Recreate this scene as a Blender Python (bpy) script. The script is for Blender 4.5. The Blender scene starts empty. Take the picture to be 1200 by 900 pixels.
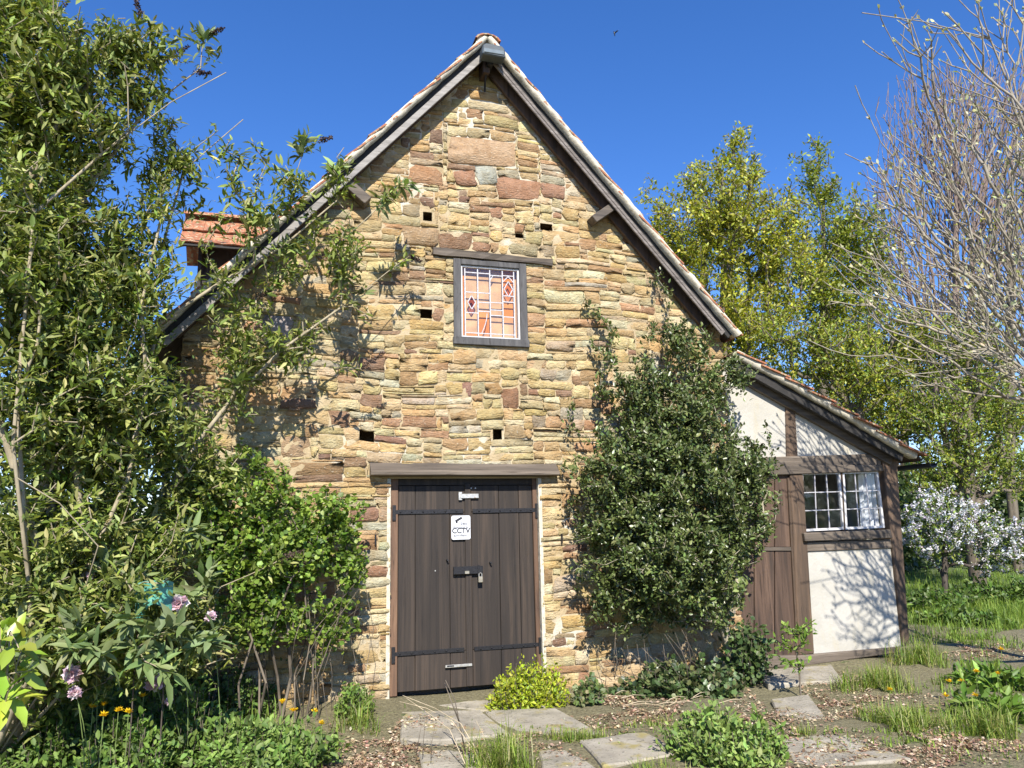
import bpy, math, random
import numpy as np
from mathutils import Matrix, Vector

sc = bpy.context.scene
R = math.radians
rnd = random.Random(7)
rng = np.random.default_rng(7)

# ------------------------------------------------------------------ camera
CAM_LOC = np.array([0.0, -7.837, 1.6])
PITCH, ROLL, YAW, FPX = R(10.5), R(1.25), R(17.0), 900.0
cf = np.array([math.sin(YAW)*math.cos(PITCH), math.cos(YAW)*math.cos(PITCH), math.sin(PITCH)])
_r = np.array([math.cos(YAW), -math.sin(YAW), 0.0])
_u = np.cross(_r, cf)
cr = _r*math.cos(ROLL) - _u*math.sin(ROLL)
cu = np.cross(cr, cf)
cam_d = bpy.data.cameras.new("camera")
cam = bpy.data.objects.new("camera", cam_d)
sc.collection.objects.link(cam)
M = Matrix(((cr[0], cu[0], -cf[0], CAM_LOC[0]), (cr[1], cu[1], -cf[1], CAM_LOC[1]),
            (cr[2], cu[2], -cf[2], CAM_LOC[2]), (0, 0, 0, 1)))
cam.matrix_world = M
cam_d.sensor_width = 36.0
cam_d.lens = 36.0*FPX/1200.0
cam_d.clip_start = 0.05
cam_d.clip_end = 2000.0
sc.camera = cam

# ------------------------------------------------------------------ light
SUN_D = Vector((0.17, 1.0, -0.88)).normalized()      # direction the light travels
ELEV = math.asin(-SUN_D.z)
world = bpy.data.worlds.new("World")
sc.world = world
world.use_nodes = True
wn = world.node_tree
wn.nodes.clear()
sky = wn.nodes.new("ShaderNodeTexSky")
sky.sky_type = 'NISHITA'
sky.sun_disc = False
sky.sun_elevation = ELEV
sky.sun_rotation = math.atan2(-SUN_D.x, -SUN_D.y)
sky.air_density = 1.0
sky.dust_density = 0.0
sky.ozone_density = 3.0
sky.altitude = 300.0
hs = wn.nodes.new("ShaderNodeHueSaturation")
hs.inputs['Saturation'].default_value = 1.25
bg = wn.nodes.new("ShaderNodeBackground")
bg.inputs['Strength'].default_value = 0.104
wo = wn.nodes.new("ShaderNodeOutputWorld")
wn.links.new(sky.outputs[0], hs.inputs['Color'])
tn = wn.nodes.new("ShaderNodeMix"); tn.data_type = 'RGBA'; tn.blend_type = 'MULTIPLY'; tn.inputs[0].default_value = 1.0
tn.inputs[7].default_value = (1.0, .965, 1.22, 1)
wn.links.new(hs.outputs[0], tn.inputs[6])
wn.links.new(tn.outputs[2], bg.inputs[0])
wn.links.new(bg.outputs[0], wo.inputs[0])
sun_d = bpy.data.lights.new("sun", 'SUN')
sun_d.energy = 5.0
sun_d.angle = R(0.53)
sun_d.color = (1.0, 0.945, 0.86)
sun = bpy.data.objects.new("sun", sun_d)
sun.rotation_euler = SUN_D.to_track_quat('-Z', 'Y').to_euler()
sun.location = (-4, -20, 20)
sc.collection.objects.link(sun)
vs = sc.view_settings
vs.view_transform = 'Standard'
vs.look = 'None'
vs.exposure = 0.80
vs.gamma = 1.0
sc.cycles.max_bounces = 6
sc.cycles.diffuse_bounces = 3
sc.cycles.transparent_max_bounces = 8
sc.cycles.use_denoising = True


def ray(px, py):
    d = cf*FPX + cr*(px-600.0) - cu*(py-450.0)
    return d/np.linalg.norm(d)
def W(px, py, y=0.0):
    """point of the vertical plane y = const (the barn front is y = 0)"""
    d = ray(px, py); t = (y-CAM_LOC[1])/d[1]
    return CAM_LOC + d*t
def G(px, py, z=0.0):
    """point of the ground"""
    d = ray(px, py); t = (z-CAM_LOC[2])/d[2]
    return CAM_LOC + d*t
def mpp(p):
    """metres per photograph pixel at point p"""
    return float(np.dot(np.asarray(p)-CAM_LOC, cf))/FPX

# ------------------------------------------------------------------ materials
def new_mat(name):
    m = bpy.data.materials.new(name); m.use_nodes = True
    nt = m.node_tree; nt.nodes.clear()
    out = nt.nodes.new("ShaderNodeOutputMaterial")
    b = nt.nodes.new("ShaderNodeBsdfPrincipled")
    nt.links.new(b.outputs[0], out.inputs[0])
    return m, nt, b, out
def nd(nt, t, **kw):
    n = nt.nodes.new(t)
    for k, v in kw.items():
        if k in n.inputs: n.inputs[k].default_value = v
        else: setattr(n, k, v)
    return n
def coords(nt, scale=(1, 1, 1), rot=(0, 0, 0)):
    tc = nt.nodes.new("ShaderNodeTexCoord")
    mp = nt.nodes.new("ShaderNodeMapping")
    mp.inputs['Scale'].default_value = scale
    mp.inputs['Rotation'].default_value = rot
    nt.links.new(tc.outputs['Object'], mp.inputs[0])
    return mp.outputs[0]
def ramp(nt, fac, stops):
    r = nt.nodes.new("ShaderNodeValToRGB")
    e = r.color_ramp.elements
    while len(e) > len(stops): e.remove(e[-1])
    while len(e) < len(stops): e.new(0.5)
    for el, (p, c) in zip(e, stops):
        el.position = p; el.color = (c[0], c[1], c[2], 1)
    nt.links.new(fac, r.inputs[0])
    return r.outputs[0]
def mix(nt, fac, a, b, mode='MIX'):
    m = nt.nodes.new("ShaderNodeMix"); m.data_type = 'RGBA'; m.blend_type = mode
    for i, s in ((0, fac), (6, a), (7, b)):
        if hasattr(s, 'links'): nt.links.new(s, m.inputs[i])
        elif isinstance(s, (int, float)): m.inputs[i].default_value = s
        else: m.inputs[i].default_value = (s[0], s[1], s[2], 1)
    return m.outputs[2]
def noise(nt, vec, scale, detail=5, rough=0.55, dist=0.0):
    n = nt.nodes.new("ShaderNodeTexNoise")
    n.inputs['Scale'].default_value = scale; n.inputs['Detail'].default_value = detail
    n.inputs['Roughness'].default_value = rough; n.inputs['Distortion'].default_value = dist
    if vec is not None: nt.links.new(vec, n.inputs['Vector'])
    return n.outputs[0]
def bump(nt, b, h, strength=0.5, distance=0.02):
    n = nt.nodes.new("ShaderNodeBump")
    n.inputs['Strength'].default_value = strength; n.inputs['Distance'].default_value = distance
    nt.links.new(h, n.inputs['Height']); nt.links.new(n.outputs[0], b.inputs['Normal'])
    return n
def attr(nt, name):
    a = nt.nodes.new("ShaderNodeAttribute"); a.attribute_name = name
    return a.outputs['Color']
def thr(nt, v, lo, hi):
    m = nt.nodes.new("ShaderNodeMapRange"); m.inputs[1].default_value = lo; m.inputs[2].default_value = hi
    nt.links.new(v, m.inputs[0]); return m.outputs[0]

MATS = {}
def mat_stone():
    m, nt, b, o = new_mat("rubble_stone")
    v = coords(nt)
    n1 = noise(nt, v, 9, 6, .6); n2 = noise(nt, v, 42, 5, .65); n3 = noise(nt, coords(nt, (1, 1, 3.2)), 22, 4, .6)
    c = attr(nt, 'tint')
    c = mix(nt, thr(nt, n1, .38, .72), c, mix(nt, 1.0, c, (.74, .64, .52), 'MULTIPLY'))
    c = mix(nt, thr(nt, n3, .52, .75), c, mix(nt, 1.0, c, (1.28, 1.2, 1.05), 'MULTIPLY'))
    c = mix(nt, thr(nt, n2, .62, .72), c, (.50, .46, .355))
    c = mix(nt, thr(nt, noise(nt, v, 60, 3), .66, .74), c, (.09, .075, .055))
    nt.links.new(c, b.inputs['Base Color']); b.inputs['Roughness'].default_value = .93
    h = nd(nt, "ShaderNodeMath", operation='ADD')
    nt.links.new(n2, h.inputs[0]); nt.links.new(n3, h.inputs[1])
    bump(nt, b, h.outputs[0], 1.0, .022)
    return m
def mat_mortar():
    m, nt, b, o = new_mat("lime_mortar")
    v = coords(nt)
    n1 = noise(nt, v, 2.2, 5, .6); n2 = noise(nt, v, 60, 5, .7); n3 = noise(nt, v, 1.1, 3)
    c = ramp(nt, n1, [(.3, (.35, .26, .14)), (.5, (.44, .345, .205)), (.7, (.54, .455, .305))])
    # whiter lime pointing high in the gable
    sx = nd(nt, "ShaderNodeSeparateXYZ"); nt.links.new(v, sx.inputs[0])
    hi = thr(nt, sx.outputs[2], 4.9, 6.0)
    w = nd(nt, "ShaderNodeMath", operation='MULTIPLY'); nt.links.new(hi, w.inputs[0]); nt.links.new(thr(nt, n1, .42, .52), w.inputs[1])
    c = mix(nt, w.outputs[0], c, (.56, .52, .42))
    c = mix(nt, thr(nt, n3, .60, .66), c, (.56, .515, .41))
    c = mix(nt, thr(nt, n2, .55, .7), c, mix(nt, 1.0, c, (.7, .66, .6), 'MULTIPLY'))
    nt.links.new(c, b.inputs['Base Color']); b.inputs['Roughness'].default_value = .95
    bump(nt, b, n2, .8, .015)
    return m
def mat_wood(name, cols, scale, rot=(0, 0, 0), rough=.75, knots=False, bstr=.5):
    """scale: noise scale vector, small along the grain"""
    m, nt, b, o = new_mat(name)
    v = coords(nt, scale, rot)
    oi = nd(nt, "ShaderNodeObjectInfo")
    add = nd(nt, "ShaderNodeVectorMath", operation='ADD'); nt.links.new(v, add.inputs[0])
    cx = nd(nt, "ShaderNodeMath", operation='MULTIPLY'); cx.inputs[1].default_value = 37.0
    nt.links.new(oi.outputs['Random'], cx.inputs[0]); nt.links.new(cx.outputs[0], add.inputs[1])
    n1 = noise(nt, add.outputs[0], 1.0, 7, .62, .6)
    n2 = noise(nt, add.outputs[0], 3.2, 6, .7)
    c = ramp(nt, n1, [(.28, cols[0]), (.5, cols[1]), (.72, cols[2])])
    c = mix(nt, thr(nt, n2, .56, .66), c, mix(nt, 1.0, c, (.45, .42, .4), 'MULTIPLY'))
    val = nd(nt, "ShaderNodeMapRange"); val.inputs[3].default_value = .72; val.inputs[4].default_value = 1.2
    nt.links.new(oi.outputs['Random'], val.inputs[0])
    c = mix(nt, 1.0, c, val.outputs[0], 'MULTIPLY')
    nt.links.new(c, b.inputs['Base Color']); b.inputs['Roughness'].default_value = rough
    bump(nt, b, n2, bstr, .008)
    return m
def mat_plain(name, col, rough=.6, metal=0, nscale=30, var=.25, bstr=.2, spots=None):
    m, nt, b, o = new_mat(name)
    v = coords(nt)
    n = noise(nt, v, nscale, 5, .6)
    lo = tuple(x*(1-var) for x in col); hi = tuple(min(1, x*(1+var)) for x in col)
    c = ramp(nt, n, [(.3, lo), (.7, hi)])
    if spots:
        c = mix(nt, thr(nt, noise(nt, v, spots[1], 4), spots[2], spots[2]+.06), c, spots[0])
    nt.links.new(c, b.inputs['Base Color']); b.inputs['Roughness'].default_value = rough
    b.inputs['Metallic'].default_value = metal
    if bstr: bump(nt, b, n, bstr, .01)
    return m
def mat_leaf(name, rough=.45, trans=.3, tcol=(1.15, 1.2, .5), spec=.5, bstr=0):
    m, nt, b, o = new_mat(name)
    c = attr(nt, 'tint')
    nt.links.new(c, b.inputs['Base Color']); b.inputs['Roughness'].default_value = rough
    b.inputs['Specular IOR Level'].default_value = spec
    t = nd(nt, "ShaderNodeBsdfTranslucent")
    nt.links.new(mix(nt, 1.0, c, tcol, 'MULTIPLY'), t.inputs[0])
    ms = nd(nt, "ShaderNodeMixShader"); ms.inputs[0].default_value = trans
    nt.links.new(b.outputs[0], ms.inputs[1]); nt.links.new(t.outputs[0], ms.inputs[2])
    nt.links.new(ms.outputs[0], o.inputs[0])
    return m
def mat_bark(name, a, c2, scale=14):
    m, nt, b, o = new_mat(name)
    n = noise(nt, coords(nt, (1, 1, .3)), scale, 6, .65)
    c = ramp(nt, n, [(.32, a), (.68, c2)])
    nt.links.new(c, b.inputs['Base Color']); b.inputs['Roughness'].default_value = .9
    bump(nt, b, n, .5, .01)
    return m
def mat_glass(name, col=(1, 1, 1), gl=.12):
    m, nt, b, o = new_mat(name)
    nt.nodes.remove(b)
    t = nd(nt, "ShaderNodeBsdfTransparent"); t.inputs[0].default_value = (*col, 1)
    g = nd(nt, "ShaderNodeBsdfGlossy"); g.inputs['Roughness'].default_value = .03
    lw = nd(nt, "ShaderNodeLayerWeight"); lw.inputs[0].default_value = .5
    pw = nd(nt, "ShaderNodeMath", operation='POWER'); pw.inputs[1].default_value = 4.0; nt.links.new(lw.outputs['Facing'], pw.inputs[0])
    ad = nd(nt, "ShaderNodeMath", operation='ADD'); ad.inputs[1].default_value = .035+gl
    nt.links.new(pw.outputs[0], ad.inputs[0])
    ms = nd(nt, "ShaderNodeMixShader")
    nt.links.new(ad.outputs[0], ms.inputs[0]); nt.links.new(t.outputs[0], ms.inputs[1]); nt.links.new(g.outputs[0], ms.inputs[2])
    n = noise(nt, coords(nt), 9, 2); bm = nd(nt, "ShaderNodeBump"); bm.inputs['Strength'].default_value = .08
    nt.links.new(n, bm.inputs['Height']); nt.links.new(bm.outputs[0], g.inputs['Normal'])
    nt.links.new(ms.outputs[0], o.inputs[0])
    return m
def mat_tile():
    m, nt, b, o = new_mat("clay_tile")
    v = coords(nt); oi = nd(nt, "ShaderNodeObjectInfo")
    n1 = noise(nt, v, 7, 5, .6); n2 = noise(nt, v, 26, 5, .65)
    c = ramp(nt, n1, [(.3, (.20, .075, .042)), (.5, (.33, .125, .06)), (.7, (.40, .19, .10))])
    c = mix(nt, thr(nt, n2, .52, .62), c, (.36, .32, .20))
    c = mix(nt, thr(nt, noise(nt, v, 14, 4), .6, .66), c, (.085, .07, .055))
    nt.links.new(c, b.inputs['Base Color']); b.inputs['Roughness'].default_value = .9
    bump(nt, b, n2, .5, .01)
    return m
def mat_plaster():
    m, nt, b, o = new_mat("white_limewash")
    v = coords(nt)
    n1 = noise(nt, v, 1.6, 5, .6); n2 = noise(nt, v, 45, 4, .6); n3 = noise(nt, coords(nt, (3, 3, .7)), 2, 5, .6)
    c = ramp(nt, n1, [(.3, (.38, .36, .305)), (.6, (.455, .435, .385))])
    c = mix(nt, thr(nt, n3, .56, .75), c, (.42, .375, .27))
    nt.links.new(c, b.inputs['Base Color']); b.inputs['Roughness'].default_value = .92
    bump(nt, b, noise(nt, v, 9, 6, .6), .35, .03)
    return m
def mat_ground():
    m, nt, b, o = new_mat("earth")
    v = coords(nt)
    n1 = noise(nt, v, .55, 6, .6); n2 = noise(nt, v, 34, 6, .7); n3 = noise(nt, v, 5, 5, .6)
    soil = ramp(nt, n2, [(.3, (.13, .09, .058)), (.5, (.30, .22, .145)), (.68, (.47, .375, .265))])
    moss = ramp(nt, n2, [(.3, (.035, .055, .015)), (.7, (.13, .17, .045))])
    sx = nd(nt, "ShaderNodeSeparateXYZ"); nt.links.new(v, sx.inputs[0])
    far = nd(nt, "ShaderNodeMath", operation='MAXIMUM')
    nt.links.new(thr(nt, sx.outputs[1], 1.2, 3.0), far.inputs[0])
    f2 = nd(nt, "ShaderNodeMath", operation='MAXIMUM'); nt.links.new(far.outputs[0], f2.inputs[0])
    nt.links.new(thr(nt, n3, .60, .68), f2.inputs[1])
    c = mix(nt, f2.outputs[0], soil, moss)
    nt.links.new(c, b.inputs['Base Color']); b.inputs['Roughness'].default_value = .97
    bump(nt, b, n2, 1.0, .03)
    return m
def mat_slab():
    m, nt, b, o = new_mat("weathered_slab")
    v = coords(nt)
    n1 = noise(nt, v, 3, 6, .65); n2 = noise(nt, v, 30, 6, .7)
    c = ramp(nt, n1, [(.3, (.20, .18, .14)), (.5, (.32, .285, .22)), (.7, (.42, .38, .30))])
    c = mix(nt, thr(nt, noise(nt, v, 5, 5, .6), .55, .66), c, (.30, .25, .10))
    c = mix(nt, thr(nt, n2, .56, .64), c, (.13, .12, .085))
    nt.links.new(c, b.inputs['Base Color']); b.inputs['Roughness'].default_value = .93
    bump(nt, b, n2, .7, .015)
    return m

MATS.update(
    stone=mat_stone(), mortar=mat_mortar(), tile=mat_tile(), plaster=mat_plaster(), ground=mat_ground(), slab=mat_slab(),
    door=mat_wood("door_oak", ((.015, .011, .009), (.036, .026, .019), (.075, .052, .036)), (16, 16, .5), bstr=.35),
    jamb=mat_wood("jamb_oak", ((.07, .042, .027), (.15, .085, .05), (.22, .13, .075)), (16, 16, 1.1)),
    beam_h=mat_wood("beam_along", ((.05, .04, .031), (.105, .083, .062), (.18, .145, .11)), (.9, 16, 16)),
    beam_v=mat_wood("beam_upright", ((.035, .024, .016), (.085, .055, .034), (.16, .10, .06)), (14, 14, .7)),
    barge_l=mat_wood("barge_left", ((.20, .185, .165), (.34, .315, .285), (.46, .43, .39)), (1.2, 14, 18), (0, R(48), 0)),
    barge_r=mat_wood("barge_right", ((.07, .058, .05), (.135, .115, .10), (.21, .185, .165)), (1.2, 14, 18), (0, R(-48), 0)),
    darkwood=mat_wood("shade_dark_wood", ((.012, .011, .010), (.022, .020, .018), (.04, .036, .032)), (6, 6, 6)),  # near-black wood, its colour stands in for shade under verges and dormer eaves
    brownwood=mat_wood("brown_board", ((.03, .02, .014), (.072, .043, .028), (.12, .075, .05)), (14, 14, .7)),
    iron=mat_plain("black_iron", (.035, .034, .036), .45, .6, 60),
    steel=mat_plain("galvanised_steel", (.62, .60, .55), .42, .7, 40, spots=((.30, .13, .05), 22, .62)),
    brass=mat_plain("brass", (.62, .55, .42), .35, .8, 40),
    lead=mat_plain("lead_came", (.46, .45, .46), .55, .2, 60),
    whitepaint=mat_plain("white_paint", (.55, .54, .53), .5, 0, 20, .12),
    signwhite=mat_plain("sign_white", (.66, .67, .69), .4, 0, 8, .04, 0),
    ink=mat_plain("sign_ink", (.03, .03, .035), .5, 0, 20, .2, 0),
    inkgrey=mat_plain("sign_faded_ink", (.13, .135, .15), .5, 0, 20, .2, 0),
    plastic=mat_plain("grey_plastic", (.055, .07, .078), .4, 0, 12, .2, .05),
    lens=mat_plain("lamp_lens", (.16, .19, .20), .18, 0, 12, .2, 0),
    blackplastic=mat_plain("black_plastic", (.018, .018, .02), .35, 0, 12, .2, .05),
    verge=mat_plain("verge_mortar", (.52, .475, .375), .95, 0, 16, .2, .8, spots=((.30, .27, .17), 22, .61)),
    ply=mat_plain("plywood", (.60, .34, .15), .6, 0, 6, .25, .1),
    glass=mat_glass("old_glass", (.96, .97, .97), .02),
    amber=mat_glass("amber_glass", (.97, .84, .68), .02),
    redglass=mat_glass("red_glass", (.70, .42, .30), .02),
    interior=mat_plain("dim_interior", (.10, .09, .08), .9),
    curtain=mat_plain("net_curtain", (.75, .76, .80), .9, 0, 10, .05),
    teal=mat_plain("turquoise_glaze", (.09, .30, .23), .4, 0, 10, .3, .1, spots=((.20, .43, .34), 12, .58)),
    greystone=mat_plain("grey_stone", (.13, .13, .14), .9, 0, 14, .4, .6),
)
MATS.update(
    leaf_matt=mat_leaf("leaf_matt", .6, .28), leaf_soft=mat_leaf("leaf_soft", .5, .35),
    leaf_gloss=mat_leaf("leaf_gloss", .33, .15, (1.15, 1.2, .4), .45), petal=mat_leaf("petal", .6, .3, (1, 1, 1), .3),
    grass=mat_leaf("grass_blade", .55, .35), dead=mat_leaf("dead_leaf", .85, .1, (1, .9, .7), .2),
    bark=mat_bark("brown_bark", (.07, .055, .04), (.20, .165, .12)),
    bark_pale=mat_bark("pale_bark", (.20, .165, .105), (.42, .36, .24)),
    bark_grey=mat_bark("grey_bark", (.13, .115, .095), (.33, .30, .25)),
    bark_bud=mat_bark("pale_grey_bark", (.17, .145, .11), (.40, .355, .27)),
    bark_dark=mat_bark("dark_bark", (.030, .024, .018), (.10, .08, .06)),
    twig_red=mat_bark("russet_twig", (.12, .085, .07), (.28, .21, .17)),
    bark_holly=mat_bark("holly_bark", (.19, .165, .11), (.40, .36, .26)),
    straw=mat_bark("straw_stem", (.34, .27, .17), (.60, .50, .34)),
    seed=mat_bark("seed_head", (.035, .025, .02), (.11, .08, .06), 60),
)

# ------------------------------------------------------------------ mesh helpers
def link(o, parent=None):
    sc.collection.objects.link(o)
    if parent is not None:
        o.parent = parent
        l = Vector((0, 0, 0)); p = parent
        while p is not None: l += p.location; p = p.parent
        o.matrix_parent_inverse = Matrix.Translation(-l) if parent.parent is None else Matrix.Identity(4)
    return o
def tag(o, label, cat, group=None, kind=None):
    o['label'] = label
    if cat: o['category'] = cat
    if group: o['group'] = group
    if kind: o['kind'] = kind
    return o
def empty(name, loc, label, cat, group=None):
    o = bpy.data.objects.new(name, None); o.empty_display_size = .2
    o.location = Vector([float(v) for v in loc]); sc.collection.objects.link(o)
    return tag(o, label, cat, group)
class MB:
    """collects polygons; build() links ONE mesh object"""
    def __init__(s): s.v = []; s.f = []
    def poly(s, pts): 
        n = len(s.v); s.v += [tuple(map(float, p)) for p in pts]; s.f.append(tuple(range(n, n+len(pts))))
    def prism(s, pts, off):
        """closed prism: polygon pts swept by vector off"""
        n = len(s.v); k = len(pts)
        s.v += [tuple(map(float, p)) for p in pts]
        s.v += [tuple(float(p[i]+off[i]) for i in range(3)) for p in pts]
        s.f.append(tuple(range(n, n+k))); s.f.append(tuple(range(n+2*k-1, n+k-1, -1)))
        for i in range(k):
            j = (i+1) % k; s.f.append((n+j, n+i, n+k+i, n+k+j))
    def box(s, x0, x1, y0, y1, z0, z1):
        s.prism([(x0, y0, z0), (x1, y0, z0), (x1, y0, z1), (x0, y0, z1)], (0, y1-y0, 0))
    def bar(s, a, b, w, h, up=(0, 0, 1)):
        a = np.array(a, float); b = np.array(b, float); d = b-a; d /= np.linalg.norm(d)
        sx = np.cross(d, up); sx /= np.linalg.norm(sx); u = np.cross(sx, d)
        q = [a+sx*w/2*i+u*h/2*j for i, j in ((-1, -1), (1, -1), (1, 1), (-1, 1))]
        s.prism(q, b-a)
    def tube(s, pts, r, k=6):
        pts = [np.array(p, float) for p in pts]; rs = r if hasattr(r, '__len__') else [r]*len(pts)
        n0 = len(s.v)
        for i, p in enumerate(pts):
            d = pts[min(i+1, len(pts)-1)]-pts[max(i-1, 0)]; d /= np.linalg.norm(d)+1e-9
            a = np.cross(d, (0, 0, 1) if abs(d[2]) < .9 else (1, 0, 0)); a /= np.linalg.norm(a); b = np.cross(d, a)
            for j in range(k):
                t = 2*math.pi*j/k; s.v.append(tuple(p+rs[i]*(a*math.cos(t)+b*math.sin(t))))
        for i in range(len(pts)-1):
            for j in range(k):
                j2 = (j+1) % k; s.f.append((n0+i*k+j, n0+i*k+j2, n0+(i+1)*k+j2, n0+(i+1)*k+j))
        s.f.append(tuple(n0+j for j in range(k))[::-1]); m = n0+(len(pts)-1)*k; s.f.append(tuple(m+j for j in range(k)))
    def build(s, name, mat, parent=None, smooth=False, bevel=0, tint=None):
        me = bpy.data.meshes.new(name); me.from_pydata(s.v, [], s.f)
        import bmesh
        bm = bmesh.new(); bm.from_mesh(me); bmesh.ops.recalc_face_normals(bm, faces=bm.faces)
        if bevel: bmesh.ops.bevel(bm, geom=list(bm.edges), offset=bevel, segments=1, affect='EDGES', clamp_overlap=True)
        bm.to_mesh(me); bm.free()
        if smooth: me.polygons.foreach_set('use_smooth', [True]*len(me.polygons))
        if tint is not None:
            a = me.attributes.new('tint', 'FLOAT_COLOR', 'POINT')
            a.data.foreach_set('color', np.tile(np.array([*tint, 1.0], np.float32), len(me.vertices)))
        me.materials.append(MATS[mat] if isinstance(mat, str) else mat)
        return link(bpy.data.objects.new(name, me), parent)
def np_mesh(name, verts, faces, mat, parent=None, tint=None, smooth=False):
    """fast mesh: verts (n,3), faces (m,3|4) arrays, tint (n,3)"""
    me = bpy.data.meshes.new(name)
    verts = np.ascontiguousarray(verts, np.float32); faces = np.ascontiguousarray(faces, np.int32)
    k = faces.shape[1]
    me.vertices.add(len(verts)); me.vertices.foreach_set('co', verts.ravel())
    me.loops.add(faces.size); me.loops.foreach_set('vertex_index', faces.ravel())
    me.polygons.add(len(faces))
    me.polygons.foreach_set('loop_start', np.arange(0, faces.size, k, dtype=np.int32))
    me.polygons.foreach_set('loop_total', np.full(len(faces), k, np.int32))
    if smooth: me.polygons.foreach_set('use_smooth', np.ones(len(faces), bool))
    if tint is not None:
        a = me.attributes.new('tint', 'FLOAT_COLOR', 'POINT')
        c = np.ones((len(verts), 4), np.float32); c[:, :3] = tint
        a.data.foreach_set('color', c.ravel())
    me.update(calc_edges=True); me.validate()
    me.materials.append(MATS[mat])
    return link(bpy.data.objects.new(name, me), parent)

# leaf templates: (u along, v across, w up), faces
LEAF = {
    'ovate': (np.array([(0, 0, 0), (.3, .23, .05), (.68, .20, .04), (1, 0, -.06), (.68, -.20, .04), (.3, -.23, .05), (.5, 0, -.01)]),
              np.array([(0, 6, 1), (1, 6, 2), (2, 6, 3), (3, 6, 4), (4, 6, 5), (5, 6, 0)])),
    'lance': (np.array([(0, 0, 0), (.35, .115, .03), (.7, .085, -.02), (1, 0, -.14), (.7, -.085, -.02), (.35, -.115, .03), (.5, 0, -.02)]),
              np.array([(0, 6, 1), (1, 6, 2), (2, 6, 3), (3, 6, 4), (4, 6, 5), (5, 6, 0)])),
    'round': (np.array([(0, 0, 0), (.25, .36, .06), (.62, .42, .05), (.8, .16, 0), (1, 0, -.05), (.8, -.16, 0), (.62, -.42, .05), (.25, -.36, .06), (.45, 0, -.02)]),
              np.array([(0, 8, 1), (1, 8, 2), (2, 8, 3), (3, 8, 4), (4, 8, 5), (5, 8, 6), (6, 8, 7), (7, 8, 0)])),
    'simple': (np.array([(0, 0, 0), (.5, .25, .05), (1, 0, 0), (.5, -.25, .05)]), np.array([(0, 2, 1), (0, 3, 2)])),
}
def unit(a): return a/(np.linalg.norm(a, axis=-1, keepdims=True)+1e-9)
def leaves_geo(pos, direc, up, size, kind, tint, width=1.0):
    T, F = LEAF[kind]
    d = unit(direc); s = unit(np.cross(d, up)); n = np.cross(s, d)
    size = np.broadcast_to(np.asarray(size, float), (len(pos),))
    L = size[:, None, None]
    V = pos[:, None, :] + L*(T[None, :, 0:1]*d[:, None, :] + width*T[None, :, 1:2]*s[:, None, :] + T[None, :, 2:3]*n[:, None, :])
    k = len(T)
    Fa = (F[None]+np.arange(len(pos))[:, None, None]*k).reshape(-1, 3)
    return V.reshape(-1, 3), Fa, np.repeat(tint, k, axis=0)
def join_geo(parts):
    vs_, fs_, ts_ = [], [], []; n = 0
    for v, f, t in parts:
        vs_.append(v); fs_.append(f+n); ts_.append(t); n += len(v)
    return np.concatenate(vs_), np.concatenate(fs_), np.concatenate(ts_)
def tints(n, pal, jitter=.18, g=rng):
    pal = np.array(pal, float)
    w = g.integers(0, len(pal), n)
    c = pal[w]*(1+jitter*g.standard_normal((n, 1)))
    c *= 1+.06*g.standard_normal((n, 3))
    return np.clip(c, .004, .95)

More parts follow.
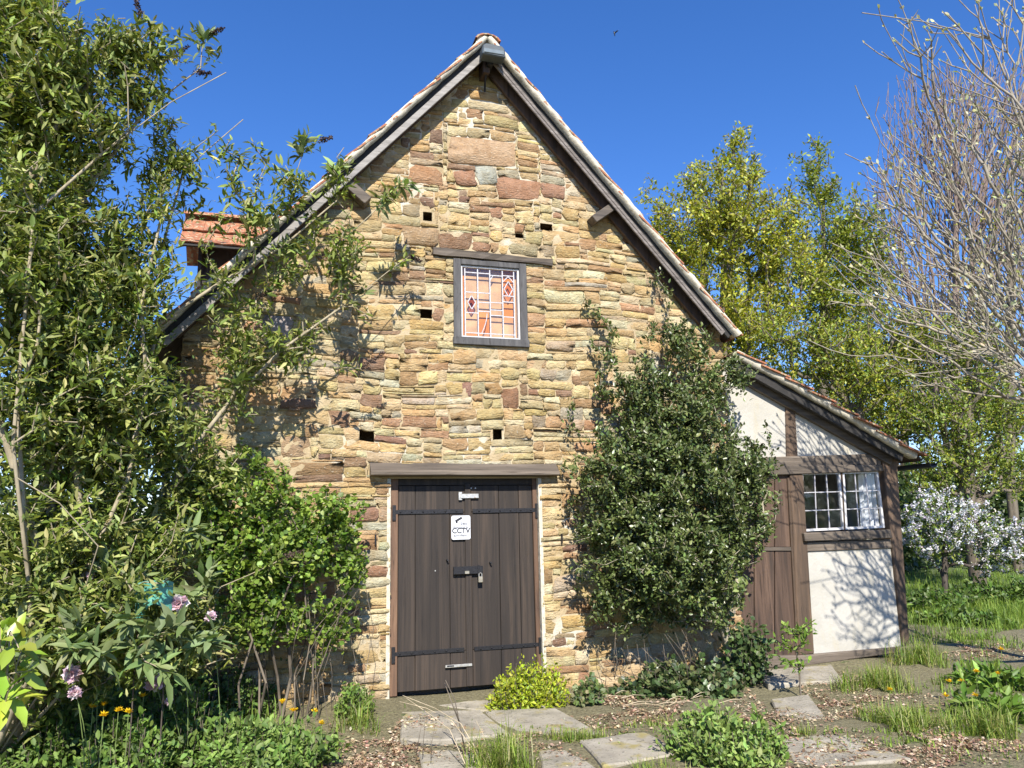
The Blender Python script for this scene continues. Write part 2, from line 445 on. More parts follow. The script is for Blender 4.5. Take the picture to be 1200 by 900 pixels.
class Skeleton:
    """branching skeleton grown to a set of tips (shortest-path weighted tree)"""
    def __init__(s, root, trunk=None, cap=40000):
        s.p = np.zeros((cap, 3)); s.par = np.full(cap, -1); s.len = np.zeros(cap); s.n = 1; s.p[0] = root; s.tips = []
        if trunk is not None:
            for q in trunk: s.add(q, s.n-1)
    def add(s, q, par):
        s.p[s.n] = q; s.par[s.n] = par; s.len[s.n] = s.len[par]+np.linalg.norm(np.asarray(q)-s.p[par]); s.n += 1
        return s.n-1
    def grow(s, tips, bf=.35, step=.25, wob=.05, bend=.0, g=rng, minlen=0.0, sag=0.0):
        order = np.argsort(np.linalg.norm(tips-s.p[0], axis=1))
        for ti in order:
            t = tips[ti]
            d = np.linalg.norm(s.p[:s.n]-t, axis=1)
            i = int(np.argmin(d+bf*s.len[:s.n]))
            a = s.p[i]; L = d[i]
            if L < minlen: continue
            k = max(1, int(math.ceil(L/step)))
            pr = s.par[i]
            dr = unit(a-s.p[pr]) if pr >= 0 else unit(t-a)
            c = a + dr*L*bend
            cur = i
            off = g.standard_normal(3)*wob*L
            for j in range(1, k+1):
                u = j/k
                q = a*(1-u)**2+2*u*(1-u)*((c+a+(t-a)*.5*(1 if bend == 0 else 1))/2 if bend else a+(t-a)*.5)+t*u*u
                q = q + off*math.sin(math.pi*u) + np.array((0, 0, -sag*L*math.sin(math.pi*u))) + (g.standard_normal(3)*wob*.3*step if j < k else 0)
                cur = s.add(q, cur)
            s.tips.append(cur)
        return s
    def radii(s, r_tip, power=.5, cap=None):
        cnt = np.zeros(s.n); kids = np.zeros(s.n, int)
        for i in range(1, s.n): kids[s.par[i]] += 1
        cnt[kids == 0] = 1
        for i in range(s.n-1, 0, -1): cnt[s.par[i]] += cnt[i]
        s.r = r_tip*np.maximum(cnt, 1)**power
        if cap: s.r = np.minimum(s.r, cap)
        s.kids = kids
        return s
    def tubes(s, k=5, sel=None):
        idx = np.arange(1, s.n)
        if sel is not None: idx = idx[sel(idx)]
        b = s.p[idx]; a = s.p[s.par[idx]]; ra = np.minimum(s.r[s.par[idx]], s.r[idx]*1.35); rb = s.r[idx]
        d = b-a; L = np.linalg.norm(d, axis=1, keepdims=True); d = d/(L+1e-9)
        a = a-d*ra[:, None]*.4
        ref = np.where(np.abs(d[:, 2:3]) < .9, np.array([[0, 0, 1.]]), np.array([[1., 0, 0]]))
        x = unit(np.cross(d, ref)); y = np.cross(d, x)
        th = 2*np.pi*np.arange(k)/k
        ring = x[:, None, :]*np.cos(th)[None, :, None]+y[:, None, :]*np.sin(th)[None, :, None]
        V = np.concatenate([a[:, None]+ring*ra[:, None, None], b[:, None]+ring*rb[:, None, None]], axis=1)
        j = np.arange(k); j2 = (j+1) % k
        F = np.stack([j, j2, j2+k, j+k], axis=1)
        Fa = (F[None]+np.arange(len(idx))[:, None, None]*2*k).reshape(-1, 4)
        return V.reshape(-1, 3), Fa
    def tipdirs(s):
        t = np.array(s.tips); return s.p[t], unit(s.p[t]-s.p[s.par[t]]), t
def blob_points(blobs, n, g=rng, shell=.35):
    """n points in a union of ellipsoids [(centre, radii, weight)] pushed to the outside by shell<1"""
    w = np.array([b[2] if len(b) > 2 else b[1][0]*b[1][1]*b[1][2] for b in blobs], float); w /= w.sum()
    k = g.choice(len(blobs), n, p=w)
    u = unit(g.standard_normal((n, 3))); r = g.random((n, 1))**shell
    c = np.array([b[0] for b in blobs]); q = np.array([b[1] for b in blobs])
    return c[k]+u*r*q[k]

# ================================================================== SETTING: ground
def ground_h(x, y):
    return .03*np.sin(x*1.3+.4)*np.cos(y*1.1)+.02*np.sin(x*3.1+y*2.3)-.03 + np.clip((y-6)*.02, 0, .5)
gx = np.concatenate([[-600, -150, -50, -20], np.arange(-9, 16, .18), [18, 25, 50, 150, 600]])
gy = np.concatenate([[-600, -150, -40, -15], np.arange(-9, 9, .18), [11, 16, 25, 50, 150, 600]])
XX, YY = np.meshgrid(gx, gy)
ZZ = ground_h(XX, YY)
ZZ = np.where((np.abs(XX) > 20) | (np.abs(YY) > 20), -.03+np.clip((YY-6)*.02, 0, .5), ZZ)
nx, ny = len(gx), len(gy)
I = np.arange(nx*ny).reshape(ny, nx)
Fq = np.stack([I[:-1, :-1], I[:-1, 1:], I[1:, 1:], I[1:, :-1]], -1).reshape(-1, 4)
ground = np_mesh('ground', np.stack([XX, YY, ZZ], -1).reshape(-1, 3), Fq, 'ground', smooth=True)
tag(ground, 'brown earth with leaf litter and moss around the barn', 'ground', kind='structure')

# paving slabs
SLABS = [[(470, 835), (563, 832), (598, 861), (512, 868), (468, 866)], [(568, 830), (652, 826), (702, 856), (604, 861)],
         [(490, 873), (547, 870), (588, 905), (496, 908)], [(630, 878), (672, 871), (702, 900), (640, 912)],
         [(677, 870), (757, 860), (800, 886), (708, 899)], [(903, 818), (948, 813), (968, 841), (911, 845)],
         [(916, 864), (988, 857), (1068, 887), (932, 899)], [(882, 789), (974, 781), (988, 800), (901, 805)],
         [(512, 824), (560, 818), (640, 818), (645, 824), (566, 829)], [(560, 905), (628, 903), (640, 930), (575, 935)]]
path = bpy.data.objects.new('path', None); sc.collection.objects.link(path)
tag(path, 'worn stone slab path leading to the barn doors', 'path', kind='structure')
for i, q in enumerate(SLABS):
    mb = MB(); pts = []; cz_ = np.mean([G(*a_) for a_ in q], axis=0); zt_ = float(ground_h(cz_[0], cz_[1]))+.014+.006*(i % 3)
    for a, b in zip(q, q[1:]+q[:1]):
        A = G(*a); B = G(*b)
        for u in (0, .35, .7):
            p = A*(1-u)+B*u; pts.append((p[0]+rnd.uniform(-.012, .012), p[1]+rnd.uniform(-.012, .012), zt_+rnd.uniform(-.004, .004)))
    mb.prism(pts, (0, 0, -.09))
    mb.build('slab', 'slab', path, bevel=.012)

# ================================================================== STONE BARN
AX, ASL = 2.12, R(48.2)
Z0 = 7.18-.075/math.cos(ASL)
def rp(s, t, n, y):
    """roof point: side s, distance t down the slope, height n above the rafters"""
    return (AX+s*(t*math.cos(ASL)+n*math.sin(ASL)), y, Z0-t*math.sin(ASL)+n*math.cos(ASL))
def roofline(x, n=-.06): return Z0+n/math.cos(ASL)-abs(x-AX)*math.tan(ASL)
WX0, WX1 = -.93, 5.05
barn = empty('stone_barn', (AX, 0, 0), 'old rubble stone barn with steep tiled gable and dark double doors', 'barn')

DOOR = (1.09, 2.66, -.1, 2.12)                       # x0 x1 z0 z1
WIN = (1.76, 2.575, 3.545, 4.49)
PUT = [W(501, 255), W(640, 268), W(609, 277), W(500, 366), W(430, 512), W(583, 508)]
putbox = [(p[0]-.07, p[0]+.07, p[2]-.055, p[2]+.055) for p in PUT]
putbox[2] = (PUT[2][0]-.045, PUT[2][0]+.045, PUT[2][2]-.035, PUT[2][2]+.035)
LINT = (W(508, 0)[0]-.02, W(636, 0)[0], 4.49, 4.61)
LX0, LX1 = W(433, 550)[0], W(651, 553)[0]
holes = [DOOR, WIN, (LX0, LX1, 2.12, 2.25), LINT]+putbox
def wob(x, z):
    d = min(1, max(0, math.hypot((x-2.16)/.9, (z-4.05)/.9)-.75)/.6)
    return d*(.022*math.sin(1.3*x+.9*z)+.014*math.sin(3.3*x+1+z*2)), 0
CS = .025
NX, NZ = int((WX1-WX0)/CS), int(7.0/CS)
free = np.zeros((NZ, NX), bool)
for j in range(NX):
    x = WX0+(j+.5)*CS; top = roofline(x)
    k = int((top+.12)/CS); free[:max(0, min(NZ, k)), j] = True
def cells(b): return max(0, int(round((b[0]-WX0)/CS))), int(round((b[1]-WX0)/CS)), max(0, int(round((b[2]+.1)/CS))), int(round((b[3]+.1)/CS))
for b in holes:
    a0, a1, c0, c1 = cells(b); free[c0:c1, a0:a1] = False
PAL = [((.52, .395, .195), 9), ((.54, .43, .23), 9), ((.50, .355, .165), 6), ((.33, .205, .115), 2.6), ((.43, .285, .15), 5),
       ((.46, .42, .30), 3), ((.60, .515, .33), 5), ((.40, .32, .20), 3.4), ((.27, .17, .11), 1), ((.56, .465, .27), 6)]
def pick(r):
    t = r.random()*sum(w for _, w in PAL)
    for c, w in PAL:
        t -= w
        if t <= 0: return c
    return PAL[0][0]
stones = []
rs = random.Random(21)
def put_stone(j, k, w, h, col=None):
    free[k:k+h, j:j+w] = False
    stones.append((WX0+j*CS, WX0+(j+w)*CS, k*CS-.1, (k+h)*CS-.1, col or pick(rs)))
# stones one can recognise in the photograph
RED, DBR, TAN, GRY, PALE = (.36, .215, .125), (.29, .18, .115), (.46, .33, .19), (.40, .38, .33), (.62, .56, .44)
for (x0, y0, x1, y1, col) in [(523, 171, 604, 193, (.46, .325, .195)), (565, 152, 626, 167, (.47, .35, .21)), (497, 154, 549, 170, (.42, .31, .19)),
        (582, 217, 632, 234, RED), (633, 219, 661, 234, (.37, .22, .14)), (515, 274, 552, 292, RED), (480, 196, 520, 213, RED), (557, 199, 583, 218, GRY),
        (471, 268, 514, 286, TAN), (533, 204, 557, 218, RED), (552, 285, 610, 298, DBR), (513, 402, 620, 410, TAN), (636, 301, 678, 316, PALE),
        (487, 351, 532, 361, (.45, .40, .29)), (436, 506, 470, 521, PALE), (470, 485, 512, 499, RED), (447, 486, 469, 499, RED), (428, 528, 470, 544, (.52, .42, .24)),
        (528, 530, 549, 548, GRY), (549, 531, 570, 547, (.47, .30, .14)), (571, 532, 609, 547, TAN), (610, 532, 640, 546, (.50, .43, .30)),
        (510, 530, 527, 547, (.40, .22, .11)), (330, 515, 363, 537, TAN), (352, 483, 386, 499, TAN), (386, 483, 409, 502, RED), (329, 469, 372, 480, DBR),
        (536, 503, 579, 515, TAN), (590, 499, 615, 513, (.45, .35, .2)), (588, 456, 607, 479, (.33, .18, .1)), (427, 666, 455, 677, RED), (310, 372, 345, 402, GRY)]:
    A = W(x0, y1); B = W(x1, y0)
    a0, a1, c0, c1 = cells((A[0], B[0], A[2], B[2]))
    a1 = max(a1, a0+3); c1 = max(c1, c0+2)
    if a1 < NX and c1 < NZ and free[c0:c1, a0:a1].all(): put_stone(a0, c0, a1-a0, c1-c0, col)
for k in range(NZ):
    j = 0; hp = rs.choice((2, 3, 3, 4, 4, 5))
    while j < NX:
        if not free[k, j]: j += 1; continue
        e = j
        while e < NX and free[k, e]: e += 1
        run = e-j
        h = hp if rs.random() < .66 else rs.choice((1, 2, 2, 2, 3, 3, 3, 4, 4, 5, 6))
        w = int(rs.choice((4, 5, 6, 7, 8, 9, 10, 11, 12, 14, 17, 20))*(1 if h > 2 else 1.3))
        if h >= 6: w = max(w, 8)
        if run-w < 4: w = run
        if w > 22: w = run//2
        hh = h
        while hh > 1 and not free[k:k+hh, j:j+w].all(): hh -= 1
        if hh < h and hh < 2 and w > 5:
            w2 = max(3, w//2); hh = h
            while hh > 1 and not free[k:k+hh, j:j+w2].all(): hh -= 1
            w = w2
        put_stone(j, k, w, hh); hp = h; j += w
def stone_geo(x0, x1, z0, z1, col, r):
    w, h = x1-x0, z1-z0; gap = r.uniform(.001, .007)
    x0 += gap; x1 -= gap; z0 += gap*.8; z1 -= gap*.8; w = max(.012, x1-x0); h = max(.01, z1-z0)
    m = min(w, h); c = m*r.uniform(.12, .34); jit = min(.014, m*.12)
    def cc(): return m*(r.uniform(.03, .16) if r.random() < .7 else r.uniform(.2, .5))
    P = [(x0+cc(), z0), ((x0+x1)/2, z0), (x1-cc(), z0), (x1, z0+cc()), (x1, (z0+z1)/2), (x1, z1-cc()), (x1-cc(), z1), ((x0+x1)/2, z1), (x0+cc(), z1), (x0, z1-cc()), (x0, (z0+z1)/2), (x0, z0+cc())]
    cx, cz = (x0+x1)/2, (z0+z1)/2
    sl, sr = r.uniform(-.28, .28), r.uniform(-.28, .28); tp, bt = r.uniform(-.10, .10), r.uniform(-.08, .08)
    P = [(a+(b-cz)*(sl if a < cx else sr)+r.uniform(-jit, jit), b+(a-cx)/w*h*(tp if b > cz else bt)+r.uniform(-jit, jit)) for a, b in P]
    d = r.uniform(.006, .017)+(.012 if r.random() < .14 else 0)
    tx, tz = r.uniform(-.010, .010)/w*1.2, r.uniform(-.012, .010)/h*.6
    ins = min(.006, m*.10)
    V = []
    for a, b in P: V.append((a, .03, b))
    for a, b in P: V.append((a, -d*.6+r.uniform(-.003, .003), b))
    for a, b in P:
        L = math.hypot(a-cx, b-cz)+1e-6; q = max(.4, 1-ins*r.uniform(.7, 1.5)/L)
        a2, b2 = cx+(a-cx)*q, cz+(b-cz)*q
        V.append((a2, -d-tx*(a2-cx)*8*.1-tz*(b2-cz)+r.uniform(-.003, .002), b2))
    V.append((cx+r.uniform(-.1, .1)*w, -d-r.uniform(0, .006), cz+r.uniform(-.1, .1)*h))
    V = [(a, y, b+wob(a, b)[0]) for a, y, b in V]
    n = 12; F = []
    for q in range(2):
        for i in range(n):
            k = (i+1) % n; F.append((q*n+i, q*n+k, (q+1)*n+k)); F.append((q*n+i, (q+1)*n+k, (q+1)*n+i))
    for i in range(n): F.append((2*n+i, 2*n+(i+1) % n, 3*n))
    f = r.uniform(.74, 1.08); col = tuple(min(.8, v*f*r.uniform(.94, 1.06)) for v in col)
    return np.array(V), np.array(F), np.tile(np.array(col), (len(V), 1))
# mortar face, fine grid so that joints are uneven
step = .05
mx = np.arange(WX0, WX1+1e-6, step); mz = np.arange(-.15, 7.0, step)
vidx = {}; mv = []; mf = []
def mvert(i, k):
    if (i, k) not in vidx:
        x, z = mx[i], mz[k]; z2 = min(z, roofline(x)+.1)
        vidx[(i, k)] = len(mv); mv.append((x, -.004+.016*max(0, math.sin(x*2.3+z*1.7)*math.sin(z*2.9-x*1.1)-.15)+.004*math.sin(x*9+z*7)+.004*math.sin(x*23-z*17)+rnd.uniform(-.004, .004), z2))
    return vidx[(i, k)]
for i in range(len(mx)-1):
    for k in range(len(mz)-1):
        cx, cz = mx[i]+step/2, mz[k]+step/2
        if cz > max(roofline(mx[i]), roofline(mx[i+1]))+.05: continue
        if any(b[0] < cx < b[1] and b[2] < cz < b[3] for b in [DOOR, WIN]+putbox): continue
        mf.append((mvert(i, k), mvert(i+1, k), mvert(i+1, k+1), mvert(i, k+1)))
gable = np_mesh('gable_wall', np.array(mv), np.array(mf), 'mortar', barn, smooth=True)
def visrank(s):
    cx, cz = (s[0]+s[1])/2, (s[2]+s[3])/2
    a = (s[1]-s[0])*(s[3]-s[2])
    if cx > 3.3 and cz < 3.6: a *= .1
    if cx < .3 and cz < 3.0+cx: a *= .15
    if cz > roofline(cx)-.25: a *= .1
    if cx > 4.3: a *= .1
    return -a
order = sorted(range(len(stones)), key=lambda i: visrank(stones[i]))
rest = []
for n_, i in enumerate(order):
    g_ = stone_geo(*stones[i], rs)
    if n_ < 300:
        np_mesh('stone', g_[0], g_[1], 'stone', gable, g_[2])
    else: rest.append(g_)
g_ = join_geo(rest)
st = np_mesh('small_stones', g_[0], g_[1], 'stone', gable, g_[2]); st['kind'] = 'stuff'
# putlog holes: pockets going into the wall
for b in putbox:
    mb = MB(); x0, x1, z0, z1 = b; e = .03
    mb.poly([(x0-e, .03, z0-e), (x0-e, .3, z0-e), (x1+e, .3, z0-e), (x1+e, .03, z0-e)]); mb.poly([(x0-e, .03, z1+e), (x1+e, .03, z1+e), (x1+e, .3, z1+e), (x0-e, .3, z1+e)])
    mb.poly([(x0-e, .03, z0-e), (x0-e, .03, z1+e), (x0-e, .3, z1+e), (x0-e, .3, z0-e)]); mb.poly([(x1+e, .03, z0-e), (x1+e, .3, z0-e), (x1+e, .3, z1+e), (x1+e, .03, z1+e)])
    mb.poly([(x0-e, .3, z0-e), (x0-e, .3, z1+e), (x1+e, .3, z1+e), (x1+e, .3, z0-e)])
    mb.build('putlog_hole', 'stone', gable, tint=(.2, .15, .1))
# other walls
mb = MB(); mb.box(WX0, WX0+.4, .06, 7.0, -.2, 3.4); mb.build('side_wall', 'mortar', barn)
mb = MB(); mb.box(WX1-.4, WX1, .06, 7.0, -.2, 3.4); mb.build('side_wall', 'mortar', barn)
mb = MB(); mb.prism([(WX0+.42, 6.6, -.2), (WX1-.42, 6.6, -.2), (WX1-.42, 6.6, roofline(WX1-.42)), (AX, 6.6, roofline(AX)), (WX0+.42, 6.6, roofline(WX0+.42))], (0, .35, 0)); mb.build('back_wall', 'mortar', barn)

# ---- roof
TG, TW = .345, .262
def tile_mb(mb, s, t, y, w=TW, jr=rnd, org=rp, L=.40, lift=.0):
    """one clay tile, its lower edge lifted over the next course"""
    j = jr.uniform(-.008, .008); l2 = jr.uniform(-.004, .01)+lift
    P = []
    for u in (0, .5, 1):
        P.append((y+w*u, .012*math.sin(math.pi*u)))
    n0 = len(mb.v)
    for (tt, nn) in ((t+j, .022), (t+L+j, .056+l2)):
        for (yy, c) in P: mb.v.append(tuple(map(float, org(s, tt, nn+c, yy))))
        for (yy, c) in P: mb.v.append(tuple(map(float, org(s, tt, nn+c-.019, yy))))
    a = n0; b = n0+6
    for q in ((0, 1), (1, 2)):
        mb.f.append((a+q[0], a+q[1], b+q[1], b+q[0])); mb.f.append((a+3+q[1], a+3+q[0], b+3+q[0], b+3+q[1]))
    for o in (a, b): mb.f.append((o, o+1, o+4, o+3)); mb.f.append((o+1, o+2, o+5, o+4))
    mb.f.append((a, b, b+3, a+3)); mb.f.append((a+2, a+5, b+5, b+2))
TEND = {-1: 5.05, 1: 4.47}
YF, YB = -.27, 6.9
for s in (-1, 1):
    # deck of boards under the tiles
    mb = MB(); te = TEND[s]
    mb.prism([rp(s, 0, 0, -.2), rp(s, te, 0, -.2), rp(s, te, .025, -.2), rp(s, 0, .025, -.2)], (0, YB+.2, 0))
    slope = mb.build('roof_slope', 'brownwood', barn)
    ncs = int(te/TG)
    restm = MB(); ncol = int((YB-YF)/TW)
    for c in range(ncs):
        t = .10+c*(te-.10)/ncs
        for k in range(ncol):
            if k == 0:
                vb = MB(); tile_mb(vb, s, t, YF-rnd.uniform(-.004, .012), lift=.004); vb.build('verge_tile', 'tile', slope)
            else: tile_mb(restm, s, t, YF+k*TW)
    o = restm.build('tiles', 'tile', slope); o['kind'] = 'stuff'
    # mortar bedding under the verge tiles, lumpy
    nseg = 46; V = []; Fv = []
    for i in range(nseg+1):
        t = te*i/nseg
        lo = -.008+rnd.uniform(-.007, .006); yo = -.266+rnd.uniform(-.012, .012); hi_ = .044+rnd.uniform(-.004, .004)
        V += [rp(s, t, lo, yo), rp(s, t, hi_, yo-.008), rp(s, t, hi_, -.10), rp(s, t, lo, -.10)]
    for i in range(nseg):
        for q in range(4): Fv.append((i*4+q, i*4+(q+1) % 4, i*4+4+(q+1) % 4, i*4+4+q))
    np_mesh('verge_mortar', np.array(V), np.array(Fv), 'verge', barn, smooth=False)
    # recessed dark board, bargeboard and wall rafter
    def board(n0, n1, y0, y1, t0, t1, name, mt, cut=True):
        mb = MB(); k0 = n0/math.tan(ASL)*-1 if False else 0
        # mitre at the ridge: shift each edge so that it meets x = AX
        a = -n0*math.tan(ASL); b = -n1*math.tan(ASL)
        mb.prism([rp(s, t0+a, n0, y0), rp(s, t1, n0, y0), rp(s, t1, n1, y0), rp(s, t0+b, n1, y0)], (0, y1-y0, 0))
        return mb.build(name, mt, barn, bevel=.004)
    board(-.082, -.010, -.19, -.15, .003, te-.05, 'gap_shade_board', 'darkwood')  # black strip standing in for the shaded gap above the bargeboard
    nb = 2; L0 = .003
    for q in range(nb):
        t1 = te*.97*(q+1)/nb
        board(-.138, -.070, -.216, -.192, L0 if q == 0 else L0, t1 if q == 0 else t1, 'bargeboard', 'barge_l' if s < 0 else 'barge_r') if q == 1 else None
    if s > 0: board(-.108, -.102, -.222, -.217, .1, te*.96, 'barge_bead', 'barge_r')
    board(-.12 if s < 0 else -.185, -.004, -.085, -.03, .003, te-.3, 'wall_rafter', 'brownwood')
for k in range(16):                                  # ridge tiles
    y = YF-.01+k*.445; mb = MB(); V = []; n = 6
    ri = rnd.uniform(-.01, .01)
    for yy in (y, y+.45):
        for rad in (.135, .115):
            for i in range(n+1):
                a = math.pi*(.08+.84*i/n); V.append((AX+rad*1.15*math.cos(a), yy, Z0-.055+rad*.72*math.sin(a)+ri*.4))
    m = n+1; F = []
    for i in range(n):
        F += [(i, i+1, 2*m+i+1, 2*m+i), (m+i, 3*m+i, 3*m+i+1, m+i+1), (i, m+i, m+i+1, i+1), (2*m+i, 2*m+i+1, 3*m+i+1, 3*m+i)]
    mb.v = V; mb.f = F; mb.build('ridge_tile', 'tile', barn)
mb = MB()                                            # mortar packed in the ridge end
mb.prism([(AX-.15, YF+.02, Z0-.10), (AX, YF+.02, Z0-.02), (AX+.15, YF+.02, Z0-.10), (AX+.12, YF+.02, Z0-.03), (AX+.06, YF+.02, Z0+.035), (AX, YF+.02, Z0+.052), (AX-.06, YF+.02, Z0+.035), (AX-.12, YF+.02, Z0-.03)], (0, .12, 0)); mb.build('ridge_mortar', 'verge', barn)
# purlin ends
for px, py in ((708, 254), ):
    p = W(px, py, -.12); mb = MB()
    a = np.array((p[0]-.12, -.18, p[2]-.10)); b = np.array((p[0]+.13, -.18, p[2]+.085))
    d = np.array((-.075, 0, .09))*.8
    mb.prism([a, b, b+d, a+d], (0, .19, 0)); mb.build('purlin_end', 'beam_h', barn, bevel=.006)
mb = MB(); p = W(418, 222, -.1); a = np.array((p[0]-.16, -.17, p[2]+.02)); mb.prism([a, a+(.24, 0, -.20), a+(.31, 0, -.12), a+(.07, 0, .08)], (0, .18, 0)); mb.build('purlin_end', 'beam_h', barn, bevel=.006)
mb = MB(); p = W(565, 88, -.12); mb.box(AX-.045, AX+.035, -.20, .1, Z0-.40, Z0-.24); mb.build('ridge_purlin', 'brownwood', barn, bevel=.006)

# ---- dormer on the left slope (ridge runs out to the left, roof slope faces the camera)
DZ, DY, DXL = 5.30, 1.62, -1.17
dorm = MB()
dorm.box(-.96, .2, 1.56, 1.60, 3.9, 5.0); dorm.box(-.99, -.95, 1.5, 2.0, 3.7, 5.05)
dorm = dorm.build('dormer', 'darkwood', barn)  # cheek coloured near-black for the shade under the dormer eaves
def dp(s, t, n, y):      # dormer slopes: t down slope from ridge; here "y" runs along the ridge (x)
    a = R(50); return (y, DY-s*(t*math.cos(a)+n*math.sin(a)), DZ-t*math.sin(a)+n*math.cos(a))
for s in (1, -1):
    for c in range(2):
        for k in range(7):
            mb = MB(); tile_mb(mb, s, c*.27, DXL+k*.235, w=.232, org=dp, L=.32); mb.build('dormer_tile', 'tile', dorm)
for k in range(4):
    mb = MB(); V = []; n = 5
    for xx in (DXL-.01+k*.42, DXL+.415+k*.42):
        for rad in (.10, .085):
            for i in range(n+1):
                a = math.pi*(.05+.9*i/n); V.append((xx, DY+rad*math.cos(a), DZ+.04+rad*.8*math.sin(a)))
    m = n+1; F = []
    for i in range(n): F += [(i, i+1, 2*m+i+1, 2*m+i), (m+i, 3*m+i, 3*m+i+1, m+i+1), (i, m+i, m+i+1, i+1), (2*m+i, 2*m+i+1, 3*m+i+1, 3*m+i)]
    mb.v = V; mb.f = F; mb.build('dormer_ridge_tile', 'tile', dorm)
mb = MB(); mb.bar((DXL+.02, DY-.38, DZ-.42), (.1, DY-.38, DZ-.42), .05, .07); mb.build('dormer_fascia', 'darkwood', dorm)

# ---- downpipe
mb = MB(); mb.tube([(-1.0, -.07, 3.25), (-.99, -.07, 1.7), (-.98, -.07, 0)], .038, 10); mb.build('downpipe', 'blackplastic', barn, smooth=True)

# ---- doors
x0, x1, zd0, zd1 = DOOR
DP = .055
for (a, b) in ((x0-.035, x0+.0), (x1, x1+.035)):
    mb = MB(); q = [(a, -.012), (b, -.018), (b+.0, DP+.12), (a, DP+.12)]
    mb.prism([(q[0][0], q[0][1], -.1), (q[1][0], q[1][1], -.1), (q[2][0], q[2][1], -.1), (q[3][0], q[3][1], -.1)], (0, 0, 2.2))
    mb.build('door_reveal', 'verge', barn)
xl = lambda px: float(W(px, 650, DP)[0])
jl, jr_ = xl(466.5), xl(625)
for (a, b) in ((x0+.001, jl-.004), (jr_+.004, x1-.001)):
    mb = MB(); mb.box(a, b, DP-.012, DP+.08, .0, 2.118); mb.build('door_post', 'jamb', barn, bevel=.005)
xc0, xc1 = xl(545), xl(552)
leaves_ = [('door_leaf', [jl, xl(486.5), xl(527), xc0+.03]), ('door_leaf', [xc1+.004, xl(585.5), xl(609), jr_])]
leafs = []
ztop = 2.03
ZS1 = float(W(545, 599, DP)[2]); ZS2 = float(W(545, 761, DP)[2])
for li, (nm, xs) in enumerate(leaves_):
    back = MB(); back.box(xs[0], xs[-1], DP+.03, DP+.045, .03, ztop); leaf = back.build(nm, 'door', barn); leafs.append(leaf)
    leaf['label'] = ('left' if li == 0 else 'right')+' leaf of the dark plank double door'
    for a, b in zip(xs[:-1], xs[1:]):
        for (q0, q1) in ((.035, ZS2-.012), (ZS2-.008, ZS1-.012), (ZS1-.008, ztop)):
            mb = MB(); yo = rnd.uniform(-.003, .003); mb.box(a+.0025, b-.0025, DP+yo, DP+.028, q0, q1); mb.build('plank', 'door', leaf, bevel=.003)
    for zz, dz in ((ZS1, .022), (ZS2, .02)):
        mb = MB(); a, b = (xs[0]-.05, xc0-.02) if li == 0 else (xc1+.02, xs[-1]+.05)
        mb.box(a, b, DP-.013, DP-.004, zz-dz, zz+dz)
        for i in range(6):
            xx = a+(b-a)*(i+.6)/6.2
            mb.tube([(xx, DP-.012, zz), (xx, DP-.022, zz)], [.012, .006], 6)
        hx = xs[0]-.045 if li == 0 else xs[-1]+.045
        mb.box(hx-.018, hx+.018, DP-.026, DP-.004, zz-.085, zz+.07)
        mb.build('strap_hinge', 'iron', leaf, bevel=.002)
mb = MB(); mb.box(xc0, xc1, DP-.02, DP-.001, .04, ztop+.02); mb.build('cover_strip', 'door', leafs[0], bevel=.003)
mb = MB(); mb.box(x0+.002, x1-.002, DP-.005, DP+.08, ztop+.006, 2.119); mb.build('door_head', 'door', barn)
def wbox(px0, py0, px1, py1, y0, y1, name, mt, parent, bev=.003):
    A = W(px0, py1, y0); B = W(px1, py0, y0)
    mb = MB(); mb.box(A[0], B[0], y0, y1, A[2], B[2]); return mb.build(name, mt, parent, bevel=bev)
wbox(540, 578.5, 561, 584, DP-.035, DP-.021, 'hasp', 'steel', leafs[0])
wbox(537.6, 576.5, 541.5, 586, DP-.026, DP-.0205, 'hasp_plate', 'steel', leafs[0], .001)
wbox(531.5, 663, 566, 673.5, DP-.045, DP-.022, 'bolt_plate', 'iron', leafs[0])
wbox(545, 669, 550, 672.5, DP-.052, DP-.0455, 'bolt_rivet', 'brass', leafs[0], .001)
wbox(560, 662, 562, 675, DP-.052, DP-.0455, 'staple', 'iron', leafs[1], .001)
wbox(522, 777.5, 553.5, 783, DP-.036, DP-.021, 'hasp', 'steel', leafs[0])
wbox(524, 779.5, 532, 781.5, DP-.042, DP-.0365, 'hasp_slot', 'iron', leafs[0], .001)
for px, py in ((523.5, 656), (574, 659)):
    p = W(px, py, DP); mb = MB(); mb.tube([(p[0], DP-.002, p[2]), (p[0], DP-.03, p[2]), (p[0]+.012, DP-.032, p[2]-.014)], .009, 6); mb.build('door_hook', 'iron', leafs[0] if px < 550 else leafs[1])
for px, py in ((552, 572), (557, 572), (510, 669)):
    p = W(px, py, DP); mb = MB(); mb.tube([(p[0], DP-.001, p[2]), (p[0], DP-.008, p[2])], [.009, .006], 6); mb.build('rivet', 'steel', leafs[1] if px > 551 else leafs[0])
for px, py in ((439.5, 632), (657, 631)):
    p = W(px, py, 0); mb = MB(); mb.bar((p[0], -.035, p[2]-.05), (p[0], -.04, p[2]+.045), .016, .016, (0, 1, 0)); mb.bar((p[0], .02, p[2]+.04), (p[0], -.04, p[2]+.04), .014, .014); mb.build('door_pin', 'iron', barn)
